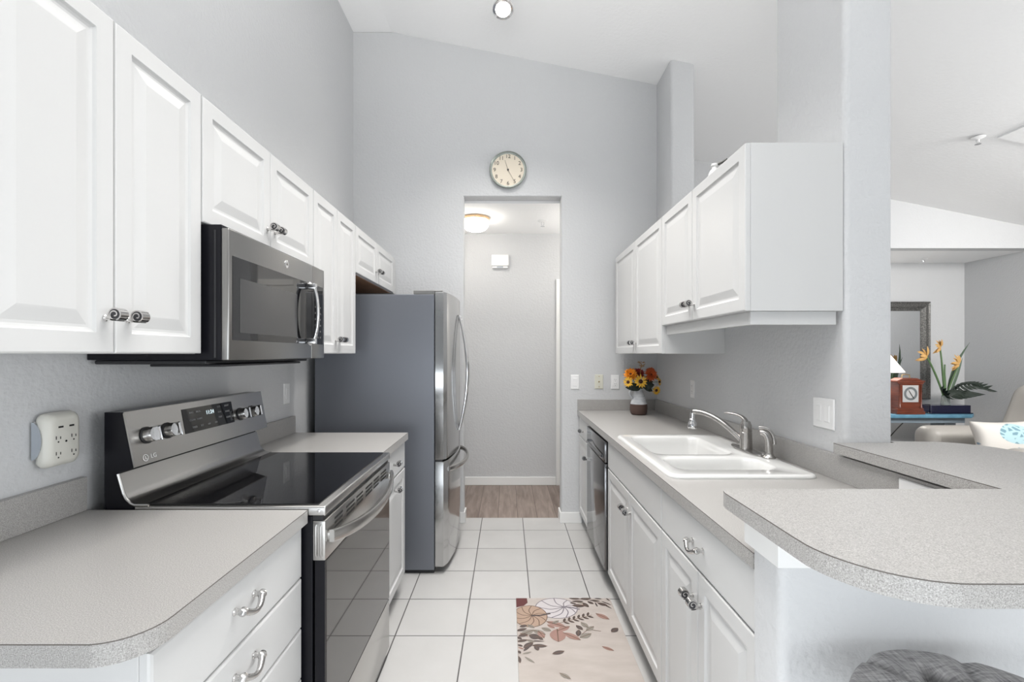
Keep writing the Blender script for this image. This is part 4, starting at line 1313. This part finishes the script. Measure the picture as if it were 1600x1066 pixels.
poly([(MX0 + .001, 2.583), (.108, 2.583), (.110, 2.535), (.088, 2.505), (MX0 + .001, 2.49)], Z1, 8)
poly(ell(.262, 2.484, .112, .098), Z1 + .0001, 6)
def ribs(cx, cy, sx, sy, rx, ry, n, w, z, mi):
    for k in range(n):
        a = 2 * PI * (k + .3) / n
        ex, ey = cx + rx * .97 * math.cos(a), cy + ry * .97 * math.sin(a)
        mx_, my_ = (sx + ex) / 2 - (ey - sy) * .22, (sy + ey) / 2 + (ex - sx) * .22
        stroke([tuple(p.xy) for p in bez((sx, sy, 0), (mx_, my_, 0), (mx_, my_, 0), (ex, ey, 0), 8)], w, z, mi)


ribs(.262, 2.484, .305, 2.494, .112, .098, 9, .0055, Z1 + .0003, 7)
stroke(ell(.262, 2.484, .112, .098) + [(.374, 2.484)], .005, Z1 + .0003, 7)
stroke([(.30, 2.495), (.345, 2.488), (.385, 2.47)], .013, Z1 + .0004, 7)
poly(ell(.118, 2.408, .088, .098), Z1 + .0004, 4)
ribs(.118, 2.408, .128, 2.412, .088, .098, 10, .0045, Z1 + .0005, 5)
stroke(ell(.118, 2.408, .088, .098) + [(.206, 2.408)], .004, Z1 + .0005, 5)
stroke([(.124, 2.41), (.17, 2.412), (.225, 2.43)], .012, Z1 + .0006, 2)
LEAVES = [(0.463, 2.431, 0.523, 2.375, 0.42, 'p'),(0.509, 2.267, 0.549, 2.302, 0.6, 'd'),(0.44, 2.157, 0.489, 2.125, 0.36, 'p'),(0.203, 2.102, 0.261, 2.123, 0.42, 'd'),(0.222, 1.977, 0.265, 1.941, 0.42, 'g'),(0.246, 2.294, 0.241, 2.19, 0.75, 'p'),(0.273, 2.263, 0.348, 2.205, 0.4, 'r'),(0.242, 2.275, 0.311, 2.315, 0.45, 'r'),(0.198, 2.357, 0.291, 2.309, 0.4, 'p'),(0.347, 2.223, 0.408, 2.255, 0.55, 'g'),(0.344, 2.325, 0.372, 2.285, 0.5, 'd'),(0.373, 2.351, 0.402, 2.304, 0.55, 'g'),(0.387, 2.28, 0.432, 2.315, 0.5, 'g'),(0.353, 2.287, 0.34, 2.234, 0.5, 'd'),(0.353, 2.549, 0.419, 2.549, 0.3, 'b'),(0.348, 2.508, 0.417, 2.5, 0.45, 'd'),(0.413, 2.536, 0.436, 2.489, 0.5, 'd'),(0.343, 2.581, 0.405, 2.574, 0.35, 'd'),(0.401, 2.573, 0.468, 2.581, 0.4, 'd'),(0.484, 2.58, 0.525, 2.574, 0.3, 'd'),(0.451, 2.562, 0.508, 2.548, 0.25, 'b'),(0.491, 2.534, 0.543, 2.503, 0.45, 'b'),(0.516, 2.551, 0.565, 2.51, 0.15, 'b'),(0.522, 2.514, 0.56, 2.475, 0.15, 'b'),(0.55, 2.581, 0.564, 2.554, 0.3, 'd'),(0.48, 2.539, 0.485, 2.493, 0.2, 'b'),(0.063, 2.246, 0.13, 2.285, 0.5, 'g'),(0.103, 2.244, 0.156, 2.219, 0.75, 'd'),(0.124, 2.285, 0.185, 2.246, 0.5, 'g'),(0.169, 2.302, 0.215, 2.277, 0.6, 'g'),(0.152, 2.278, 0.176, 2.219, 0.5, 'p'),(0.043, 2.277, 0.096, 2.298, 0.4, 'd'),(0.043, 2.193, 0.098, 2.206, 0.35, 'd'),(0.047, 2.23, 0.068, 2.21, 0.6, 'd'),(0.047, 2.17, 0.072, 2.157, 0.5, 'd'),(0.074, 2.144, 0.121, 2.187, 0.5, 'd'),(0.113, 2.164, 0.186, 2.158, 0.35, 'd'),(0.129, 2.164, 0.142, 2.126, 0.6, 'd'),(0.073, 2.122, 0.104, 2.161, 0.3, 'b'),(0.095, 2.199, 0.177, 2.195, 0.12, 'b'),(0.049, 2.127, 0.059, 2.104, 0.6, 'd'),(0.068, 2.102, 0.111, 2.118, 0.25, 'g'),(0.076, 2.084, 0.121, 2.04, 0.2, 'g'),(0.049, 2.088, 0.056, 2.04, 0.35, 'd'),(0.049, 2.151, 0.075, 2.136, 0.3, 'p'),(0.225, 2.335, 0.262, 2.365, 0.45, 'g'),(0.2, 2.33, 0.235, 2.3, 0.5, 'p'),(0.06, 2.31, 0.1, 2.325, 0.5, 'd'),(0.1, 2.33, 0.135, 2.3, 0.5, 'g'),(0.052, 2.235, 0.1, 2.25, 0.5, 'd'),(0.06, 2.26, 0.1, 2.235, 0.45, 'p'),(0.14, 2.235, 0.17, 2.205, 0.5, 'd'),(0.09, 2.205, 0.13, 2.19, 0.5, 'g'),(0.375, 2.555, 0.42, 2.525, 0.45, 'g'),(0.44, 2.55, 0.47, 2.52, 0.5, 'd'),(0.395, 2.515, 0.44, 2.5, 0.4, 'p'),(0.47, 2.565, 0.51, 2.55, 0.4, 'g'),(0.34, 2.535, 0.375, 2.525, 0.45, 'd'),(0.285, 2.352, 0.297, 2.386, 0.38, 'd'),(0.285, 2.352, 0.315, 2.336, 0.38, 'd'),(0.311, 2.363, 0.323, 2.397, 0.38, 'd'),(0.311, 2.363, 0.341, 2.347, 0.38, 'd'),(0.337, 2.374, 0.349, 2.408, 0.38, 'd'),(0.337, 2.374, 0.367, 2.358, 0.38, 'd'),(0.363, 2.385, 0.375, 2.419, 0.38, 'd'),(0.363, 2.385, 0.393, 2.369, 0.38, 'd'),(0.389, 2.396, 0.401, 2.43, 0.38, 'd'),(0.389, 2.396, 0.419, 2.38, 0.38, 'd'),(0.415, 2.407, 0.427, 2.441, 0.38, 'd'),(0.415, 2.407, 0.445, 2.391, 0.38, 'd')]
for l in LEAVES: pleaf(*l)
stroke([(.265, 2.345), (.34, 2.376), (.44, 2.415)], .003, Z1 + .0005, 5)
stroke([(.36, 2.25), (.40, 2.29), (.46, 2.275)], .003, Z1 + .0005, 5)
stroke([(.37, 2.58), (.46, 2.56), (.55, 2.50)], .003, Z1 + .0005, 5)
single('floor_mat', bm, mats_, 'cream floor mat printed with pumpkins and falling leaves in front of the sink cabinets', 'mat')

# ------------------------------------------------------------------ bar stool
SCX, SCY, SR = .775, .725, .195
t = thing('bar_stool', (SCX, SCY, 0), 'stool with a tufted grey linen seat pushed under the bar', 'stool')
bm = bmesh.new()
NR, NA = 34, 120
rows = []
tufts = [(.0, .0)] + [(.118 * math.cos(PI / 2 + PI / 3 * k), .118 * math.sin(PI / 2 + PI / 3 * k)) for k in range(6)]


def seg_dist(x, y, a, b):
    ax_, ay_, bx_, by_ = *a, *b
    dx, dy = bx_ - ax_, by_ - ay_
    f = max(0, min(1, ((x - ax_) * dx + (y - ay_) * dy) / (dx * dx + dy * dy)))
    return math.hypot(x - ax_ - f * dx, y - ay_ - f * dy)


segs = []
for k in range(6):
    p = tufts[1 + k]
    segs.append((p, tufts[1 + (k + 1) % 6]))
    am = PI / 2 + PI / 3 * k + PI / 6
    q = ((p[0] + tufts[1 + (k + 1) % 6][0]) / 2, (p[1] + tufts[1 + (k + 1) % 6][1]) / 2)
    segs.append((q, (SR * math.cos(am), SR * math.sin(am))))
for i in range(NR + 1):
    f = i / NR
    row = []
    for k in range(NA):
        a = 2 * PI * k / NA
        sc = 1 + .018 * math.cos(6 * (a - PI / 2)) * f
        if f < .8: r = SR * f / .8 * .93
        else: r = SR * (.93 + .07 * math.sin((f - .8) / .2 * PI / 2))
        r *= sc
        x, y = r * math.cos(a), r * math.sin(a)
        z = .806 - .016 * (r / SR) ** 2
        if f >= .8: z -= .055 * (1 - math.cos((f - .8) / .2 * PI / 2))
        for tx, ty in tufts:
            d2 = (x - tx) ** 2 + (y - ty) ** 2
            z -= .020 * math.exp(-d2 / (.018 ** 2)) + .012 * math.exp(-d2 / (.045 ** 2))
        dd = min(seg_dist(x, y, *q) for q in segs)
        z -= .009 * math.exp(-(dd / .012) ** 2)
        row.append(bm.verts.new((SCX + x, SCY + y, z)))
    rows.append(row)
# underside ring
for zz, rr in ((.725, .995), (.708, .96)):
    rows.append([bm.verts.new((SCX + SR * rr * math.cos(2 * PI * k / NA), SCY + SR * rr * math.sin(2 * PI * k / NA), zz)) for k in range(NA)])
for a, b in zip(rows, rows[1:]):
    for k in range(NA):
        j = (k + 1) % NA
        bm.faces.new((a[k], a[j], b[j], b[k]))
bm.faces.new(rows[-1])
bmesh.ops.remove_doubles(bm, verts=bm.verts[:], dist=1e-5)
seat = obj('seat_cushion', bm, M['linen'], t, smooth='all')
for tx, ty in tufts:
    zb = .800 - .034
    bm = bmesh.new(); lathe(bm, [(.011, -.004), (.010, .002), (.005, .005), (0, .006)], (SCX + tx, SCY + ty, zb - .002), seg=14); obj('button', bm, M['linen'], seat, smooth='all')
bm = bmesh.new(); lathe(bm, [(.17, .690), (.17, .7075), (0, .7075)], (SCX, SCY, 0), seg=36); obj('seat_base', bm, M['black_plastic'], t)
for k in range(4):
    a = PI / 4 + k * PI / 2
    bm = bmesh.new(); tube(bm, [(SCX + .13 * math.cos(a), SCY + .13 * math.sin(a), .69), (SCX + .185 * math.cos(a), SCY + .185 * math.sin(a), 0)], .014, 12); obj('leg', bm, M['black_plastic'], t, smooth=True)
bm = bmesh.new(); n = 36
tube(bm, [(SCX + .165 * math.cos(2 * PI * i / n), SCY + .165 * math.sin(2 * PI * i / n), .25) for i in range(n + 1)], .008, 8); obj('footrest', bm, M['black_plastic'], t, smooth=True)

# ------------------------------------------------------------------ living room corner
# framed mirror
t = thing('framed_mirror', (4.62, 5.63, .82), 'tall mirror in a dark carved pewter frame behind the blue table', 'mirror')
bm = bmesh.new()
panel(bm, (4.10, 5.6395, .82), (1, 0, 0), (0, 0, 1), (0, -1, 0), 1.035, 1.185, [(0, .001), (0, .025), (.012, .036), (.030, .030), (.060, .028), (.080, .016), (.108, .010), (.112, .006)])
bm.faces.ensure_lookup_table()
bmesh.ops.delete(bm, geom=[bm.faces[-1]], context='FACES_ONLY')
obj('frame', bm, M['frame'], t)
bm = nbox(4.20, 5.035, 5.634, 5.6355, .92, 1.905); obj('mirror_glass', bm, M['mirror'], t)
# blue console table
ZTB = .70
t = thing('console_table', (4.6, 5.28, 0), 'sky blue painted console table against the alcove wall', 'table')
bm = bmesh.new(); prism(bm, [(3.95, 5.10), (5.12, 5.10), (5.24, 5.20), (5.24, 5.50), (3.95, 5.50)], .662, ZTB, 'z', bev=.006); obj('tabletop', bm, M['blue'], t)
bm = bmesh.new(); box(bm, 4.05, 5.10, 5.16, 5.46, .60, .6615); obj('apron', bm, mat('grey_blue_paint', (.26, .32, .37), .5), t)
for x in (4.08, 4.93):
    bm = bmesh.new(); box(bm, x, x + .13, 5.22, 5.40, 0, .5995, .006); obj('leg', bm, mat('pale_grey_blue_paint', (.33, .38, .42), .5), t)
# mantel clock
t = thing('mantel_clock', (4.47, 5.20, ZTB), 'mahogany mantel clock with a silver dial on the blue table', 'clock')
cy0, cy1 = 5.135, 5.255
bm = bmesh.new()
for x, z0, z1, o in ((.158, .7005, .735, .012), (.146, .735, .765, .006), (.128, .765, 1.035, 0), (.142, 1.035, 1.055, .008), (.155, 1.055, 1.075, .012)):
    box(bm, 4.47 - x, 4.47 + x, cy0 - o, cy1 + o, z0, z1, .003)
prism(bm, [(4.47 - .14, 1.0755), (4.47 + .14, 1.0755), (4.47 + .08, 1.102), (4.47 - .08, 1.102)], cy0, cy1, 'y', bev=.004)
obj('case', bm, M['mahogany'], t)
for x in (4.352, 4.588):
    bm = bmesh.new(); lathe(bm, [(.012, .766), (.012, .785), (.008, .79), (.008, 1.01), (.012, 1.015), (.012, 1.034)], (x, cy0 - .002, 0), seg=14); obj('column', bm, M['mahogany'], t, smooth=True)
bm = nbox(4.47 - .088, 4.47 + .088, cy0 - .004, cy0 - .0005, .835, 1.022, .001); df = obj('dial', bm, M['dial'], t, label='square silver dial')
bm = bmesh.new(); lathe(bm, [(.074, .0042), (.074, .0056), (.050, .0056), (.050, .0042), (.074, .0042)], (4.47, cy0, .930), (0, -1, 0), 36, caps=False); obj('chapter_ring', bm, M['dial_ring'], df)
bm = bmesh.new()
for a, L in ((2.1, .045), (-1.0, .062)): tube(bm, [(4.47, cy0 - .007, .930), (4.47 + L * math.cos(a), cy0 - .007, .930 + L * math.sin(a))], .0028, 6)
obj('hands', bm, M['ink'], df)
bm = bmesh.new(); tube(bm, [(4.425, 5.195, 1.102), (4.428, 5.195, 1.135), (4.47, 5.195, 1.142), (4.512, 5.195, 1.135), (4.515, 5.195, 1.102)], .006, 8); obj('carry_handle', bm, M['brass'], t, smooth=True)
# table lamp
t = thing('table_lamp', (4.26, 5.30, ZTB), 'table lamp with a white cone shade behind the mantel clock', 'lamp')
bm = bmesh.new(); lathe(bm, [(.085, .7005), (.085, .72), (.03, .74), (.055, .82), (.07, .92), (.03, 1.04), (.012, 1.08), (.012, 1.18)], (4.26, 5.34, 0)); obj('base', bm, M['glaze'], t, smooth=True)
bm = bmesh.new()
for a, b in (((.255, 1.165), (.085, 1.42)),):
    n = 40
    lo = [bm.verts.new((4.26 + a[0] * math.cos(2 * PI * i / n), 5.34 + a[0] * math.sin(2 * PI * i / n), a[1])) for i in range(n)]
    hi = [bm.verts.new((4.26 + b[0] * math.cos(2 * PI * i / n), 5.34 + b[0] * math.sin(2 * PI * i / n), b[1])) for i in range(n)]
    for i in range(n): bm.faces.new((lo[i], lo[(i + 1) % n], hi[(i + 1) % n], hi[i]))
ls = obj('lamp_shade', bm, M['shade'], t, smooth='all')
sm = ls.modifiers.new('thick', 'SOLIDIFY'); sm.thickness = .004
point('table_lamp_light', (4.26, 5.34, 1.29), 9, .05, (1.0, .96, .9))
# artificial flowers in a tray
t = thing('flower_arrangement', (4.96, 5.24, ZTB), 'artificial bird-of-paradise arrangement in a navy tray on the blue table', 'flower arrangement')
bm = bmesh.new()
box(bm, 4.72, 5.20, 5.165, 5.325, .7005, .712, .003); prism(bm, rrect(4.73, 5.19, 5.172, 5.318, .02), .712, .795, 'z', bev=.003)
obj('tray', bm, M['navy'], t)
bm = bmesh.new(); lathe(bm, [(.045, .7955), (.040, .84), (.036, .90), (.032, .90), (.034, .84), (.034, .80)], (4.97, 5.25, 0)); obj('vase', bm, mat('clear_green_glass', (.55, .60, .58), .08, trans=.7), t, smooth=True)
B0 = V(4.97, 5.25, .82)
for (ex, ez, ey, r) in ((4.735, 1.345, 5.23, .010), (4.905, 1.45, 5.25, .009), (5.09, 1.26, 5.22, .009), (4.945, 1.30, 5.27, .008), (4.99, 1.25, 5.28, .008)):
    bm = bmesh.new(); tube(bm, bez(B0, B0 + V((ex - 4.97) * .25, 0, .2), V(ex + (4.97 - ex) * .3, ey, ez - .12), V(ex, ey, ez), 12), [r] * 8 + [r * .9] * 5, 8); obj('stem', bm, M['stem'], t, smooth=True)
for (ex, ez, ey, dx) in ((4.735, 1.345, 5.22, -1), (4.905, 1.45, 5.24, -.35), (5.085, 1.26, 5.21, -.7)):
    bm = bmesh.new()
    c = V(ex, ey, ez)
    for k in range(9):
        a = -1.1 + 2.4 * k / 8
        d = V(dx * math.cos(a) * .9 + .25 * math.sin(a), -.3 + .6 * random.random(), math.sin(a) * .9 + (.2 if k % 2 else 0)).normalized()
        leaf_blade(bm, c, c + d * random.uniform(.075, .125), .016, nrm=(.2, -1, .2))
    obj('bloom', bm, M['bird_petal'], t)
bm = bmesh.new()
leaf_blade(bm, (4.99, 5.25, .90), (5.165, 5.25, 1.50), .020, nrm=(0, -1, 0), sag=-.05); leaf_blade(bm, (4.99, 5.24, .88), (5.15, 5.22, 1.33), .016, nrm=(0, -1, 0))
leaf_blade(bm, (4.735, 5.23, 1.33), (4.76, 5.23, 1.46), .012, nrm=(0, -1, 0)); leaf_blade(bm, (4.96, 5.26, .9), (4.93, 5.26, 1.42), .014, nrm=(0, -1, 0))
obj('blade_leaves', bm, M['green_leaf'], t)
bm = bmesh.new()
spine = bez((4.985, 5.23, .93), (5.06, 5.22, 1.06), (5.20, 5.21, 1.06), (5.36, 5.20, .99), 10)
tube(bm, spine, .006, 6)
for k in range(1, 11):
    p = spine[k]
    leaf_blade(bm, p, p + V(.06 + .03 * (k > 6), -.03, -.11 + .006 * k), .017, nrm=(0, -1, .3), sag=-.02)
    leaf_blade(bm, p, p + V(.10, .04, .012), .015, nrm=(0, -1, .4), sag=-.02)
for k in range(6):
    leaf_blade(bm, (4.955, 5.23, .94), (4.82 + .03 * k, 5.18, .985 - .03 * k), .024, nrm=(0, -.8, .6), sag=-.04)
for k in range(6):
    leaf_blade(bm, (4.98, 5.22, .955), (5.04 + .05 * k, 5.16, .845 + .012 * k), .034, nrm=(0, -1, .3), sag=-.03)
obj('palm_leaves', bm, M['leaf'], t)
# cord
bm = bmesh.new(); tube(bm, bez((4.86, 5.52, .69), (4.83, 5.54, .62), (4.72, 5.60, .50), (4.56, 5.60, .28), 14), .0055, 8); box(bm, 4.53, 4.59, 5.605, 5.6395, .25, .30, .004)
single('power_cord', bm, M['cord'], 'black power cord hanging behind the blue table', 'cord', smooth=True)


# recliner facing across the room
def soft(name, x0, x1, y0, y1, z0, z1, r, parent, shear=0.0, m=None):
    bm = bmesh.new()
    box(bm, x0, x1, y0, y1, z0, z1, r, seg=6)
    for v in bm.verts:
        v.co.x += shear * (v.co.z - z0)
    return obj(name, bm, m or M['leather'], parent, smooth='all')


t = thing('recliner', (4.6, 4.1, 0), 'taupe leather armchair beyond the bar with a patterned pillow on it', 'armchair')
soft('base', 4.15, 5.0, 3.70, 4.58, .02, .30, .04, t)
soft('seat', 4.02, 4.75, 3.88, 4.38, .30, .47, .07, t)
soft('armrest', 4.02, 4.90, 4.385, 4.63, .28, .672, .10, t)
soft('armrest', 4.06, 4.90, 3.64, 3.875, .28, .60, .10, t)
soft('backrest', 4.70, 4.94, 3.74, 4.56, .40, 1.08, .10, t, .38)
# pillow standing against the far arm
bm = bmesh.new()
n = 22
PCX, PCY, PW_, PH_ = 4.42, 4.12, .53, .295
grid = {}
for sd in (1, -1):
    for i in range(n + 1):
        for j in range(n + 1):
            u, v = 2 * i / n - 1, 2 * j / n - 1
            e = (1 - u ** 4) * (1 - v ** 4)
            th = .075 * e ** .5
            k = 1 - .07 * (1 - v * v) * u * u - .0
            k2 = 1 - .09 * (1 - u * u) * v * v
            grid[(sd, i, j)] = bm.verts.new((PCX + u * k * PW_ / 2, PCY + sd * th + .10 * (v * .5), .4705 + (v * k2 + 1) * PH_ / 2))
    for i in range(n):
        for j in range(n):
            bm.faces.new((grid[(sd, i, j)], grid[(sd, i + 1, j)], grid[(sd, i + 1, j + 1)], grid[(sd, i, j + 1)]))
bmesh.ops.remove_doubles(bm, verts=bm.verts[:], dist=1e-5)
single('throw_pillow', bm, M['pillow'], 'cream throw pillow with a blue turtle print on the leather armchair', 'pillow', smooth='all')
